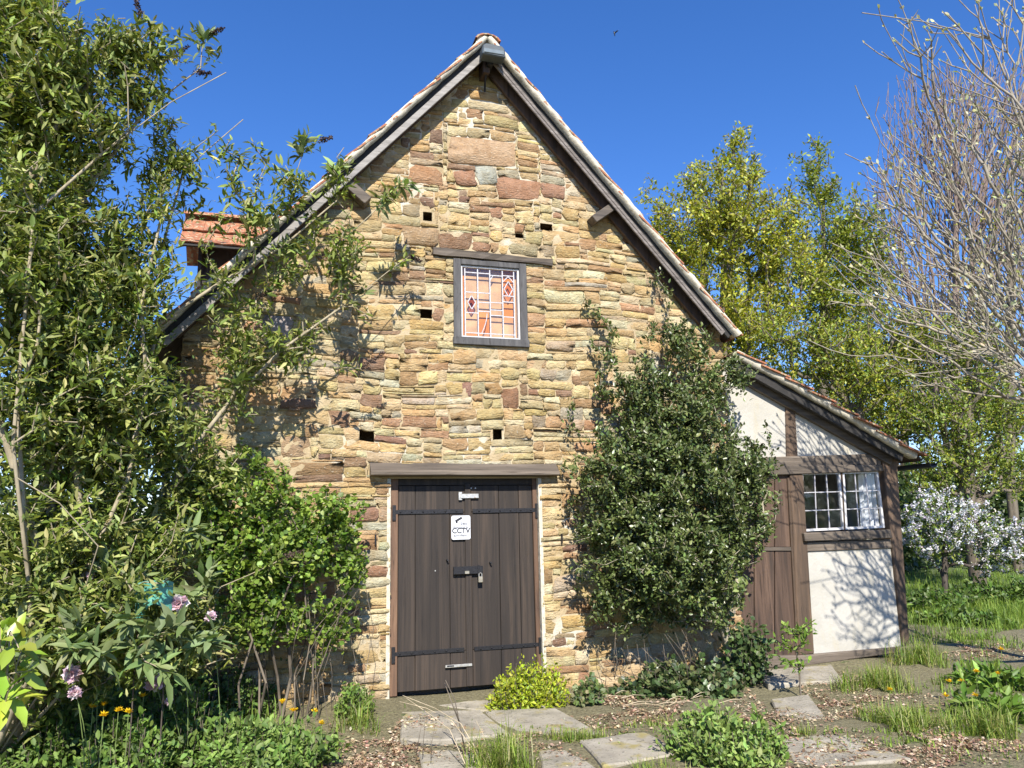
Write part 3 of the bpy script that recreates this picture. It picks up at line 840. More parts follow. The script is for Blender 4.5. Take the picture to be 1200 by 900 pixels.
# lintel board over the doors with a tilted weathered top
mb = MB(); zt = 2.255; xm = (LX0+LX1)/2
prof = [(-.13, 2.135), (-.13, 2.165), (-.02, 2.262), (.06, 2.262), (.06, 2.122), (-.09, 2.122)]
V = []; n = 9
for i in range(n):
    x = LX0+(LX1-LX0)*i/(n-1); dz = rnd.uniform(-.008, .008)-.012*i/(n-1)
    V += [(x, y+rnd.uniform(-.004, .004), z+(dz if k in (1, 2) else dz*.3)) for k, (y, z) in enumerate(prof)]
mb.v = V; m = len(prof)
for i in range(n-1):
    for k in range(m): mb.f.append((i*m+k, i*m+(k+1) % m, (i+1)*m+(k+1) % m, (i+1)*m+k))
mb.f.append(tuple(range(m))); mb.f.append(tuple(range((n-1)*m, n*m))); mb.build('door_lintel', 'beam_h', barn)
mb = MB(); mb.box(x0-.1, x1+.1, DP+.13, DP+.16, -.1, 2.3); mb.build('door_backing', 'interior', barn)

# ---- gable window
wx0, wx1, wz0, wz1 = WIN
win = MB(); FW = .075
win.box(wx0-.01, wx0+FW, -.035, .07, wz0-.0, wz1); win.box(wx1-FW, wx1+.01, -.035, .07, wz0, wz1)
win.box(wx0+FW+.001, wx1-FW-.001, -.034, .07, wz1-.065, wz1); win.box(wx0-.02, wx1+.02, -.05, .07, wz0-.02, wz0+.065)
win = win.build('window', 'darkwood', barn, bevel=.006); win.data.materials[0] = mat_wood("window_frame", ((.04, .038, .037), (.075, .072, .07), (.12, .115, .11)), (12, 12, 2.0))
ix0, ix1, iz0, iz1 = wx0+FW, wx1-FW, wz0+.067, wz1-.066
mb = MB(); e = .018
mb.box(ix0, ix0+e, -.01, .03, iz0, iz1); mb.box(ix1-e, ix1, -.01, .03, iz0, iz1); mb.box(ix0+e, ix1-e, -.009, .03, iz0, iz0+e); mb.box(ix0+e, ix1-e, -.009, .03, iz1-e, iz1)
mb.build('casement', 'whitepaint', win)
gx0, gx1, gz0, gz1 = ix0+e, ix1-e, iz0+e, iz1-e
fx = lambda u: gx0+(gx1-gx0)*u
fz = lambda v: gz1-(gz1-gz0)*v
cols = [0, .05, .28, .50, .73, .94, 1]
rows = {0: [0, 1], 1: [0, .07, .36, .66, .95, 1], 2: [0, .07, .36, .5, .63, .95, 1], 3: [0, .09, .49, .60, .68, .95, 1], 4: [0, .08, .38, .47, .69, .95, 1], 5: [0, 1]}
lead = MB()
for u in cols[1:-1]: lead.box(fx(u)-.006, fx(u)+.006, .004, .014, gz0, gz1)
for ci in range(6):
    for a, b in zip(rows[ci][:-1], rows[ci][1:]):
        mb = MB(); mb.box(fx(cols[ci])+.002, fx(cols[ci+1])-.002, .008, .011, fz(b)+.002, fz(a)-.002)
        mb.build('pane', 'amber' if (ci*3+int(a*10)) % 4 == 0 else 'glass', win)
        if a > 0: lead.box(fx(cols[ci]), fx(cols[ci+1]), .0045, .0135, fz(a)-.005, fz(a)+.005)
def dia(u, v, du, dv, m):
    c = [(fx(u-du), .003, fz(v)), (fx(u), .003, fz(v-dv)), (fx(u+du), .003, fz(v)), (fx(u), .003, fz(v+dv))]
    for a, b in zip(c, c[1:]+c[:1]): lead.bar(a, b, .009, .010)
    mb = MB(); mb.prism(c, (0, .003, 0)); mb.build('diamond_pane', m, win)
dia(.165, .51, .07, .10, 'redglass'); dia(.835, .28, .08, .115, 'amber')
lead.bar((fx(.50), .006, fz(.17)), (fx(.56), .006, fz(.09)), .009, .009); lead.bar((fx(.73), .006, fz(.18)), (fx(.835), .006, fz(.09)), .009, .009); lead.bar((fx(.835), .006, fz(.09)), (fx(.94), .006, fz(.18)), .009, .009)
lead.bar((fx(.40), .006, fz(.07)), (fx(.40), .006, fz(.36)), .008, .008)
pts = [(fx(.34+.1*math.sin(q*1.57)), .009, fz(.95-.29*q)) for q in (0, .25, .5, .75, 1)]
for a, b in zip(pts[:-1], pts[1:]): lead.bar(a, b, .008, .008)
lead.bar((fx(.58), .006, fz(.95)), (fx(.58), .006, fz(.69)), .008, .008); lead.bar((fx(.65), .006, fz(.95)), (fx(.65), .006, fz(.75)), .008, .008)
lead.build('leading', 'lead', win)
mb = MB(); mb.box(ix0-.02, ix1+.02, .075, .09, iz0-.02, iz1+.02); mb.build('backing_board', 'ply', win)
# rough oak lintel above the window
mb = MB(); n = 11; V = []
for i in range(n):
    x = LINT[0]+(LINT[1]-LINT[0])*i/(n-1); u = i/(n-1)
    zc = 4.555-.022*u; hh = .052*(1-.25*u)+rnd.uniform(-.008, .008)
    V += [(x, -.05+rnd.uniform(-.008, .008), zc-hh), (x, -.055+rnd.uniform(-.01, .006), zc+hh*.6), (x, -.02, zc+hh), (x, .08, zc+hh), (x, .08, zc-hh)]
mb.v = V
for i in range(n-1):
    for k in range(5): mb.f.append((i*5+k, i*5+(k+1) % 5, (i+1)*5+(k+1) % 5, (i+1)*5+k))
mb.f.append(tuple(range(5))); mb.f.append(tuple(range((n-1)*5, n*5))); mb.build('window_lintel', 'beam_h', barn)

# ================================================================== LEAN-TO
lean = empty('lean_to', (6.2, 0, 0), 'timber framed lean-to with white plaster panels beside the stone barn', 'lean-to')
EA = R(25.9)
EX0, EZ0 = 5.07, 3.61
def ep(s, t, n, y): return (EX0+t*math.cos(EA)+n*math.sin(EA), y, EZ0-t*math.sin(EA)+n*math.cos(EA)-.07/math.cos(EA)+.02*math.sin(t*1.3))
TE = 2.83
mb = MB(); mb.prism([ep(1, 0, 0, -.2), ep(1, TE, 0, -.2), ep(1, TE, .025, -.2), ep(1, 0, .025, -.2)], (0, 5.2, 0)); es = mb.build('roof_slope', 'brownwood', lean)
restm = MB()
for c in range(8):
    t = .0+c*.345
    for k in range(19):
        if k == 0: vb = MB(); tile_mb(vb, 1, t, YF-rnd.uniform(-.02, .02), org=ep, lift=rnd.uniform(0, .02)); vb.build('verge_tile', 'tile', es)
        else: tile_mb(restm, 1, t, YF+k*TW, org=ep)
o = restm.build('tiles', 'tile', es); o['kind'] = 'stuff'
nseg = 30; V = []; Fv = []
for i in range(nseg+1):
    t = (TE-.12)*i/nseg; lo = -.035+rnd.uniform(-.008, .008); yo = -.225+rnd.uniform(-.01, .01)
    V += [ep(1, t, lo, yo), ep(1, t, .044, yo-.008), ep(1, t, .044, -.12), ep(1, t, lo, -.12)]
for i in range(nseg):
    for q in range(4): Fv.append((i*4+q, i*4+(q+1) % 4, i*4+4+(q+1) % 4, i*4+4+q))
np_mesh('verge_mortar', np.array(V), np.array(Fv), 'verge', lean)
mb = MB(); mb.prism([ep(1, .1, -.13, -.17), ep(1, TE-.25, -.13, -.17), ep(1, TE-.25, -.037, -.17), ep(1, .1, -.037, -.17)], (0, .06, 0)); mb.build('bargeboard', 'darkwood', lean)  # dark board carries the verge's shadow on the plaster in its colour
mb = MB(); mb.prism([ep(1, .1, -.20, -.07), ep(1, TE-.3, -.20, -.07), ep(1, TE-.3, -.002, -.07), ep(1, .1, -.002, -.07)], (0, .06, 0)); mb.build('wall_rafter', 'beam_h', lean)
# gutter: half round, seen end-on
mb = MB(); pe = ep(1, TE+.02, -.06, 0); n = 7
for yy in (-.33, 5.0):
    for rr in (.062, .055):
        for i in range(n+1):
            a = math.pi*(1+i/n); mb.v.append((pe[0]+.045+rr*math.cos(a), yy, pe[2]+.03+rr*math.sin(a)))
m = n+1
for i in range(n): mb.f += [(i, i+1, 2*m+i+1, 2*m+i), (m+i, m+i+1, 3*m+i+1, 3*m+i), (i, i+1, m+i+1, m+i), (2*m+i, 2*m+i+1, 3*m+i+1, 3*m+i)]
mb.build('gutter', 'blackplastic', lean)

def quad(name, mt, px, yf=-.035, yb=.08, parent=None, bev=.008, y=None):
    """upright timber or panel given by its corners on the front of the lean-to"""
    mb = MB(); P = [W(a, b, yf if y is None else y) for a, b in px]
    mb.prism([(p[0], yf, p[2]) for p in P], (0, yb-yf, 0)); return mb.build(name, mt, parent or lean, bevel=bev)
quad('plaster_panel', 'plaster', [(842, 560), (842, 428), (880, 440), (926, 468), (926, 540)], -.004, .06, bev=0)
quad('plaster_panel', 'plaster', [(932, 540), (932, 466), (975, 485), (1033, 522), (1033, 540)], -.006, .06, bev=0)
quad('plaster_panel', 'plaster', [(945, 644), (1046, 640), (1059, 762), (953, 770)], -.008, .06, bev=0)
quad('stud', 'beam_v', [(922.5, 540), (921, 462), (931.5, 468), (935.5, 538)], -.03)
quad('tie_beam', 'beam_h', [(872, 548), (872, 536.5), (1031.5, 531.5), (1033, 545.5)], -.038)
quad('window_head', 'beam_h', [(896, 557), (896, 546), (1034, 544.8), (1036, 552)], -.055)
quad('door_post', 'beam_v', [(937, 768), (926, 556), (941.5, 556), (954.5, 766)], -.032)
quad('corner_post', 'beam_v', [(1058.5, 757), (1036.5, 552), (1033, 531), (1028, 518), (1030, 512), (1062, 520), (1058, 534), (1052, 548), (1066.5, 756)], -.045, .2)
quad('sill_rail', 'beam_h', [(944, 634.5), (942.5, 624.5), (1044, 620.5), (1046.5, 630.5)], -.085)
quad('lower_rail', 'beam_h', [(945.5, 646.5), (944, 635.5), (1045.5, 631.5), (1047, 642.5)], -.03)
quad('ground_sill', 'beam_h', [(868, 785), (869, 768.5), (936.5, 768.5), (1066, 757.5), (1067, 763), (940, 781)], -.06, .2)
# plank door
dl = quad('door_leaf', 'brownwood', [(858, 768), (858, 556), (926, 556), (936, 768)], .03, .05, bev=0)
xs = [858, 884, 908, 934]
for a, b in zip(xs[:-1], xs[1:]):
    for (t, u) in ((556, 641), (645, 768)):
        k0 = 1 if b < 930 else 0
        quad('plank', 'brownwood', [(a+.6, u), (a+.6, t), (b-.6-(8 if not k0 else 0)*(768-t)/212, t), (b-.6-(8 if not k0 else 0)*(768-u)/212, u)], .005, .029, dl, .004)
quad('ledge', 'beam_h', [(858, 645.5), (858, 641), (929.5, 641), (929.7, 645.5)], -.012, .0045, dl, .003)
quad('door_bead', 'beam_v', [(934.5, 768), (923, 560), (926, 560), (937, 768)], -.02, .03, lean, .003)
# window: two leaded casements
for (q, nm) in (((( 940, 623), (939, 553.5), (984.5, 552.8), (990.5, 620.5)), 'left'), (((991, 620.5), (987.5, 552.8), (1029, 551.5), (1037, 618.5)), 'right')):
    P = [np.array(W(a, b, -.02)) for a, b in q]          # BL TL TR BR
    lerp = lambda u, v: (P[1]*(1-u)+P[2]*u)*(1-v)+(P[0]*(1-u)+P[3]*u)*v
    e, e2 = .05, .04
    wroot = MB()
    for A, B, C, D in ((( 0, 0), (1, 0), (1-e, e2), (e, e2)), ((0, 1), (e, 1-e2), (1-e, 1-e2), (1, 1)), ((0, 0), (e, e2), (e, 1-e2), (0, 1)), ((1, 0), (1, 1), (1-e, 1-e2), (1-e, e2))):
        wroot.prism([lerp(*A), lerp(*B), lerp(*C), lerp(*D)], (0, .035, 0))
    wroot = wroot.build('window', 'whitepaint', lean, bevel=0)
    wroot['label'] = nm+' leaded casement in white frame'
    for i in (1, 2):
        u = e+(1-2*e)*i/3; ld = MB(); ld.bar(lerp(u, e2)+(0, .012, 0), lerp(u, 1-e2)+(0, .012, 0), .011, .010, (0, 1, 0)); ld.build('lead_came', 'lead', wroot)
        v = e2+(1-2*e2)*i/3; ld = MB(); ld.bar(lerp(e, v)+(0, .0125, 0), lerp(1-e, v)+(0, .0125, 0), .011, .010, (0, 1, 0)); ld.build('lead_came', 'lead', wroot)
    for i in range(3):
        for k in range(3):
            ua, ub = e+(1-2*e)*i/3, e+(1-2*e)*(i+1)/3; va, vb = e2+(1-2*e2)*k/3, e2+(1-2*e2)*(k+1)/3
            tl = rnd.uniform(-.004, .004); tm = rnd.uniform(-.004, .004)
            mb = MB(); c = [lerp(ua, va)+(0, .016+tl, 0), lerp(ub, va)+(0, .016-tl, 0), lerp(ub, vb)+(0, .016+tm-tl, 0), lerp(ua, vb)+(0, .016+tm+tl, 0)]
            mb.prism(c, (0, .003, 0)); mb.build('pane', 'glass', wroot)
quad('mullion', 'beam_v', [(989.8, 622), (986, 552), (987.3, 552), (991.2, 622)], -.03, .05, bev=.002)
# room behind the window, net curtain
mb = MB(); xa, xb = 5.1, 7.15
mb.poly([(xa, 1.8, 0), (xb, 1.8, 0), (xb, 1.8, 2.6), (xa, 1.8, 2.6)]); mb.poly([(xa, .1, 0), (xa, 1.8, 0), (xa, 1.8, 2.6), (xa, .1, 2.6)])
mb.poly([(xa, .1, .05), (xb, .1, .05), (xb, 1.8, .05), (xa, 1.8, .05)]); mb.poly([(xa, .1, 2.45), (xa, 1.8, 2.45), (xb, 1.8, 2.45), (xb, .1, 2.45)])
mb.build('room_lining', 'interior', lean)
V = []; n = 40; A = W(1006, 556, .14); B = W(1029, 556, .14); A2 = W(1010, 617, .14); B2 = W(1038, 617, .14)
for i in range(n+1):
    u = i/n; yo = .14+.018*math.sin(u*34)+.01*math.sin(u*13+1)
    V += [(A[0]*(1-u)+B[0]*u, yo, A[2]), (A2[0]*(1-u)+B2[0]*u, yo+.01, A2[2])]
np_mesh('curtain', np.array(V), np.array([(2*i, 2*i+2, 2*i+3, 2*i+1) for i in range(n)]), 'curtain', lean, smooth=True)
# side and back of the lean-to
mb = MB(); mb.box(7.02, 7.14, .21, 5.0, -.1, 2.40); mb.build('side_wall', 'plaster', lean)
mb = MB(); mb.prism([(5.1, 4.8, -.1), (7.0, 4.8, -.1), (7.0, 4.8, 2.6), (5.1, 4.8, 3.5)], (0, .12, 0)); mb.build('back_wall', 'plaster', lean)

# ================================================================== fittings that hang on the building
# security lamp under the apex
p = W(577, 62, -.33)
lamp = empty('security_lamp', (p[0], -.3, p[2]), 'dark grey security lamp under the gable apex', 'lamp')
mb = MB(); q = [(-.135, -.10), (.135, -.115), (.13, .03), (.10, .085), (-.09, .095), (-.13, .05)]
mb.prism([(p[0]+a, -.40, p[2]+b*.72) for a, b in q], (0, .15, 0)); mb.build('lamp_housing', 'plastic', lamp, bevel=.012)
mb = MB(); mb.box(p[0]-.115, p[0]+.115, -.41, -.395, p[2]-.055, p[2]-.005); mb.build('lamp_lens', 'lens', lamp, bevel=.004)
mb = MB(); mb.box(p[0]-.04, p[0]+.03, -.26, -.10, p[2]-.10, p[2]-.045); mb.build('lamp_bracket', 'blackplastic', lamp)
mb = MB(); mb.tube([(p[0]-.02, -.2, p[2]-.1), (p[0]-.03, -.12, p[2]-.2), (p[0]-.02, -.05, p[2]-.32)], .012, 6); mb.build('lamp_cable', 'blackplastic', lamp)
# CCTV notice
A = W(529, 632.5, DP-.023); B = W(551, 604, DP-.023)
sg = MB(); sx0, sx1, sz0, sz1 = A[0], B[0], A[2], B[2]; rr = .018; pts = []
for cx, cz, a0 in ((sx1-rr, sz1-rr, 0), (sx0+rr, sz1-rr, 90), (sx0+rr, sz0+rr, 180), (sx1-rr, sz0+rr, 270)):
    for k in range(4): a = R(a0+30*k); pts.append((cx+rr*math.cos(a), DP-.027, cz+rr*math.sin(a)))
sg.prism(pts, (0, .004, 0)); sign = sg.build('warning_sign', 'signwhite', None)
tag(sign, 'white rounded CCTV notice screwed to the dark double doors', 'sign')
sw, sh = sx1-sx0, sz1-sz0; ys = DP-.0285
mb = MB(); c0 = np.array((sx0+sw*.24, ys, sz0+sh*.72)); d = np.array((sw*.34, 0, sh*.155)); nn = np.array((-.012, 0, .022))*.9
mb.prism([c0, c0+d, c0+d+nn, c0+nn], (0, .001, 0)); mb.prism([c0-(.0, 0, .0)+(0, 0, -.012), c0+(.02, 0, -.004), c0+(.016, 0, .01), c0+(-.004, 0, .006)], (0, .0008, 0)); mb.build('camera_symbol', 'ink', sign)
def text(body, size, x, z, mt, parent, y):
    cu = bpy.data.curves.new('lettering', 'FONT'); cu.body = body; cu.size = size; cu.align_x = 'CENTER'; cu.extrude = .0004; cu.offset = size*.03
    t = bpy.data.objects.new('lettering_curve', cu); sc.collection.objects.link(t)
    me = bpy.data.meshes.new_from_object(t.evaluated_get(bpy.context.evaluated_depsgraph_get()))
    bpy.data.objects.remove(t); bpy.data.curves.remove(cu)
    me.transform(Matrix.Translation((x, y, z)) @ Matrix.Rotation(R(90), 4, 'X'))
    me.materials.clear(); me.materials.append(MATS[mt])
    return link(bpy.data.objects.new('lettering', me), parent)
text('CCTV', sw*.36, sx0+sw*.5, sz0+sh*.27, 'ink', sign, ys)
text('24hr', sw*.20, sx0+sw*.66, sz0+sh*.60, 'inkgrey', sign, ys)
text('Protected by', sw*.155, sx0+sw*.5, sz0+sh*.47, 'inkgrey', sign, ys)
text('surveillance', sw*.165, sx0+sw*.5, sz0+sh*.13, 'inkgrey', sign, ys)
# padlock
p = W(563, 676, DP-.06)
pad = empty('padlock', (p[0], DP-.06, p[2]), 'small pale padlock hanging from the iron door bolt', 'padlock')
mb = MB(); mb.box(p[0]-.024, p[0]+.024, DP-.075, DP-.05, p[2]-.055, p[2]+.005); mb.build('lock_body', 'brass', pad, bevel=.005)
mb = MB(); mb.tube([(p[0]-.015, DP-.062, p[2]), (p[0]-.015, DP-.062, p[2]+.03), (p[0], DP-.062, p[2]+.042), (p[0]+.015, DP-.062, p[2]+.03), (p[0]+.015, DP-.062, p[2])], .005, 6); mb.build('shackle', 'steel', pad)

# ================================================================== VEGETATION
def pb(px, py, y, rx, ry, rd, w=None):
    """ellipsoid of foliage: centre seen at (px,py) standing at depth y, radii in photo pixels and metres"""
    c = W(px, py, y); m = mpp(c)
    r = (rx*m, rd, ry*m)
    return (c, r, w if w is not None else r[0]*r[1]*r[2])
def twig_leaves(sk, per, back, size, kind, pal, g, spread=.9, up=.35, sizevar=.3, jit=.18, width=1.0, tips=None, droop=0.0):
    P, D, t = sk.tipdirs()
    if tips is not None: P, D = P[tips], D[tips]
    n = len(P)*per
    k = np.repeat(np.arange(len(P)), per)
    u = g.random((n, 1))
    par = sk.p[sk.par[t if tips is None else t[tips]]]
    pos = P[k]-D[k]*u*back+g.standard_normal((n, 3))*back*.10
    rd = unit(g.standard_normal((n, 3)))
    d = unit(D[k]*.45+rd*spread+np.array((0, 0, up-droop)))
    upv = unit(np.array((0, -.35, 1.0))+.55*g.standard_normal((n, 3)))
    sz = size*(1+sizevar*g.standard_normal(n)).clip(.45, 1.7)
    clump = 1+.16*g.standard_normal(len(P))
    tn = tints(n, pal, jit, g)*clump[k][:, None]
    return leaves_geo(pos, d, upv, sz, kind, np.clip(tn, .004, .9), width)
def plant(name, label, cat, base, group=None):
    return empty(name, (base[0], base[1], 0), label, cat, group)
def add_wood(sk, name, mat, parent, k=5, sel=None):
    v, f = sk.tubes(k, sel); return np_mesh(name, v, f, mat, parent, smooth=True)
def add_leaves(geo, name, mat, parent):
    return np_mesh(name, geo[0], geo[1], mat, parent, geo[2])
def stems(sk, chains):
    """extra main stems from the root"""
    for ch in chains:
        cur = 0
        for q in ch: cur = sk.add(np.asarray(q, float), cur)

# ------------------------------------------------------------------ holly tree against the wall
g = np.random.default_rng(3)
hol = plant('holly_tree', 'dense dark glossy evergreen growing against the barn wall by the lean-to', 'tree', (4.55, -.5))
sk = Skeleton(np.array((4.55, -.5, -.05)), [W(857, 770, -.5), W(848, 735, -.5), W(835, 700, -.5), W(818, 670, -.52), W(806, 630, -.55), W(800, 580, -.55), W(797, 520, -.5), W(795, 460, -.45)])
HB = [pb(798, 395, -.34, 42, 34, .25), pb(750, 455, -.38, 55, 45, .3), pb(842, 440, -.40, 42, 30, .28), pb(790, 490, -.5, 95, 50, .4), pb(868, 425, -.36, 24, 15, .16),
      pb(735, 555, -.5, 75, 62, .4), pb(815, 560, -.62, 85, 65, .5), pb(873, 555, -.5, 42, 55, .36), pb(716, 640, -.45, 58, 62, .35), pb(790, 645, -.7, 85, 62, .5), pb(862, 620, -.55, 50, 48, .4),
      pb(752, 705, -.42, 62, 42, .3), pb(835, 690, -.6, 42, 40, .3), pb(700, 700, -.35, 30, 40, .2)]
tips = blob_points(HB, 1500, g, .42)
tips = tips[tips[:, 1] < -.1]
sprig = np.array([W(684, 352, -.1), W(693, 362, -.12), W(702, 372, -.14), W(712, 383, -.15), W(720, 392, -.2), W(690, 398, -.12), W(699, 408, -.15), W(712, 420, -.2), W(672, 470, -.12), W(664, 500, -.12), W(660, 545, -.12), W(662, 590, -.15), W(776, 316, -.14), W(770, 326, -.14), W(783, 340, -.16), W(905, 530, -.35), W(912, 575, -.4), W(908, 610, -.4), W(898, 500, -.3)])
sk.grow(np.concatenate([tips, sprig]), .3, .16, .05, g=g, sag=.04).radii(.0032, .44, .055)
tr = add_wood(sk, 'trunk', 'bark_holly', hol, 6)
lv = twig_leaves(sk, 38, .26, .045, 'ovate', [(.06, .088, .024), (.09, .122, .034), (.12, .155, .045), (.16, .19, .07)], g, .95, .25, .3, .2, 1.05)
add_leaves(lv, 'crown', 'leaf_gloss', hol)

# ------------------------------------------------------------------ buddleia on the left
g = np.random.default_rng(5)
bud = plant('buddleia', 'huge arching buddleia bush with grey-green leaves left of the barn', 'shrub', (-1.9, -1.3))
sk = Skeleton(np.array((-1.9, -1.3, -.05)))
def chain(pts): return [W(a, b, y) for a, b, y in pts]
stems(sk, [chain([(70, 760, -1.4), (60, 600, -1.4), (40, 420, -1.5), (15, 250, -1.6), (75, 130, -1.6), (140, 60, -1.5)]),
           chain([(100, 740, -1.3), (120, 600, -1.2), (160, 500, -1.1), (172, 440, -1.0), (185, 380, -1.0), (260, 330, -.9), (330, 290, -.8), (395, 235, -.75)]),
           chain([(60, 700, -1.6), (20, 560, -1.8), (-30, 400, -1.8), (-40, 250, -1.7), (0, 120, -1.6), (40, 30, -1.5)]),
           chain([(110, 730, -1.4), (90, 560, -1.5), (60, 400, -1.5), (70, 290, -1.5), (110, 210, -1.4), (170, 130, -1.3), (235, 80, -1.3)]),
           chain([(130, 720, -1.2), (170, 620, -1.0), (230, 520, -.8), (270, 470, -.7), (330, 410, -.6), (400, 360, -.55), (440, 330, -.5)]),
           chain([(90, 740, -1.2), (60, 620, -1.0), (90, 500, -1.0), (140, 380, -1.0), (190, 290, -1.0), (215, 200, -1.0), (285, 140, -1.0)]),
           chain([(120, 760, -1.5), (150, 690, -1.6), (190, 650, -1.6)]), chain([(75, 770, -1.7), (115, 640, -2.0), (70, 590, -2.1), (20, 560, -2.1)]), chain([(50, 780, -1.6), (150, 560, -1.5), (172, 450, -1.4), (165, 360, -1.4), (190, 250, -1.3)]), chain([(40, 780, -1.8), (20, 480, -1.9), (100, 465, -1.7), (150, 475, -1.5)]), chain([(40, 740, -1.8), (15, 520, -2.0), (40, 250, -1.9), (120, 180, -1.7), (200, 120, -1.5), (265, 85, -1.4)])])
BB = [pb(50, 110, -1.5, 115, 120, .7), pb(150, 70, -1.4, 60, 55, .4), pb(30, 300, -1.6, 100, 120, .7), pb(135, 310, -1.2, 75, 110, .5), pb(200, 190, -1.1, 35, 70, .3), pb(80, 470, -1.4, 120, 110, .7),
      pb(185, 470, -1.0, 55, 90, .35), pb(60, 630, -1.5, 110, 80, .6), pb(165, 620, -1.2, 75, 70, .45), pb(30, 740, -1.3, 80, 50, .4), pb(20, 20, -1.5, 60, 50, .4), pb(110, 715, -1.15, 120, 70, .45), pb(225, 740, -.9, 60, 70, .3), pb(50, 800, -1.2, 90, 45, .4), pb(240, 560, -.75, 45, 70, .3), pb(60, 740, -1.9, 90, 40, .25), pb(150, 760, -1.85, 90, 40, .25), pb(110, 690, -1.9, 90, 35, .25)]
tips = blob_points(BB, 2400, g, .6)
SP = [pb(340, 205, -.9, 38, 32, .2), pb(290, 255, -.9, 60, 35, .25), pb(395, 200, -.8, 22, 40, .2), pb(400, 285, -.7, 45, 45, .2), pb(330, 320, -.65, 45, 40, .2), pb(285, 400, -.65, 60, 55, .25), pb(460, 240, -.65, 16, 20, .1), pb(350, 400, -.55, 40, 45, .2), pb(265, 330, -.8, 40, 50, .2), pb(270, 480, -.6, 40, 40, .2), pb(270, 180, -1.0, 35, 40, .2), pb(425, 345, -.5, 20, 30, .1)]
tips2 = blob_points(SP, 150, g, .6)
hero = np.array([W(283, 440, -.8), W(190, 500, -1.0), W(188, 528, -1.0), W(122, 655, -1.7), W(165, 668, -1.7), W(190, 742, -2.1), W(150, 730, -2.1), W(235, 760, -1.9), W(95, 720, -2.1), W(40, 770, -2.2), W(236, 628, -1.3), W(455, 228, -.7), W(400, 195, -.8), W(355, 165, -.9), W(345, 290, -.7), W(400, 320, -.6), W(225, 700, -1.5), W(245, 670, -1.4), W(60, 690, -1.8), W(215, 735, -2.05), W(250, 745, -2.0), W(85, 760, -2.2), W(120, 770, -2.2), W(170, 775, -2.1), W(205, 790, -2.1), W(330, 245, -.8), W(480, 215, -.6), W(240, 40, -1.3)])
SEED = [(45, 35, -1.5, .3, 1, .34), (30, 60, -1.5, -.2, 1, .3), (60, 20, -1.5, .5, .8, .3), (195, 68, -1.3, .6, .5, .22), (180, 58, -1.3, -.2, 1, .2), (245, 40, -1.3, .7, .5, .14), (230, 85, -1.3, 1, .1, .12), (130, 75, -1.4, .6, -.2, .16), (422, 432, -.5, .75, .55, .30),
                             (375, 165, -.8, .9, .4, .12), (150, 55, -1.4, .2, 1, .16), (330, 655, -.9, .5, .2, .18), (345, 662, -.8, 1, .1, .1), (165, 20, -1.4, -.3, 1, .2), (300, 350, -.6, .6, .4, .14), (480, 300, -.35, .8, -.3, .13)]
bare = blob_points(BB[:8]+SP[:8], 130, g, .9)
alltips = np.concatenate([tips, tips2, hero, np.array([W(*s_[:3]) for s_ in SEED]), bare])
sk.grow(alltips, .32, .22, .05, g=g, sag=-.05).radii(.0042, .40, .042)
add_wood(sk, 'stem', 'bark_pale', bud, 5)
P, D, t = sk.tipdirs()
isbare = np.min(np.linalg.norm(P[:, None]-bare[None], axis=2), axis=1) < 1e-4
ishero = np.min(np.linalg.norm(P[:, None]-hero[None], axis=2), axis=1) < 1e-4
PALB = [(.12, .165, .028), (.17, .215, .038), (.23, .265, .055), (.15, .205, .025), (.28, .31, .08), (.33, .335, .12), (.10, .14, .025)]
parts = [twig_leaves(sk, 29, .34, .078, 'lance', PALB, g, .85, .22, .3, .2, 1.25, np.where(~ishero & ~isbare)[0], .12)]
parts.append(twig_leaves(sk, 26, .16, .155, 'lance', [(.17, .23, .08), (.21, .27, .11)], g, .9, .18, .2, .14, 1.2, np.where(ishero)[0], .2))
add_leaves(join_geo(parts), 'foliage', 'leaf_matt', bud)
def seed_head(parent, p, d, L, g):
    n = 220; u = g.random((n, 1)); d = unit(np.asarray(d, float))
    pos = np.asarray(p)+d*L*u+unit(g.standard_normal((n, 3)))*(.030*(1-.75*u))*g.random((n, 1))**.5*1.2
    geo = leaves_geo(pos, g.standard_normal((n, 3)), g.standard_normal((n, 3)), .016*(.6+g.random(n)), 'simple', tints(n, [(.05, .035, .028), (.085, .06, .048), (.12, .085, .065)], .2, g), 1.4)
    return np_mesh('seed_head', geo[0], geo[1], 'dead', parent, geo[2])
for (a, b, y, da, db, L) in SEED:
    seed_head(bud, W(a, b, y), (da, 0, db), L, g)

# ------------------------------------------------------------------ flowering currant beside the doors
g = np.random.default_rng(6)
cur = plant('currant_bush', 'bright green small-leaved bush with bare lower stems left of the doors', 'shrub', (.05, -.55))
sk = Skeleton(np.array((.05, -.55, -.30)))
for i in range(26):
    a = g.uniform(-.75, .75); h = g.uniform(.9, 1.3)
    f0 = .05+a*g.uniform(.3, 1.1)
    stems(sk, [[(f0, -.55+g.uniform(-.25, .2), .0), (f0+g.uniform(-.08, .08), -.55+g.uniform(-.2, .1), .35), (f0+g.uniform(-.12, .12), -.55+g.uniform(-.3, .15), .7), (.05+a, -.55+g.uniform(-.35, .2), h)]])
CB = [pb(375, 615, -.5, 55, 55, .3), pb(300, 585, -.55, 55, 50, .3), pb(320, 655, -.6, 75, 45, .35), pb(405, 660, -.45, 28, 28, .2), pb(255, 640, -.6, 40, 50, .3), pb(395, 600, -.4, 20, 30, .15), pb(290, 540, -.45, 30, 25, .15), pb(380, 730, -.5, 40, 40, .2), pb(300, 720, -.6, 60, 40, .3), pb(240, 580, -.6, 40, 50, .3)]
tips = blob_points(CB, 820, g, .55)
sk.grow(tips, .3, .15, .05, g=g, sag=-.03).radii(.0028, .4, .018)
add_wood(sk, 'stem', 'bark', cur, 5)
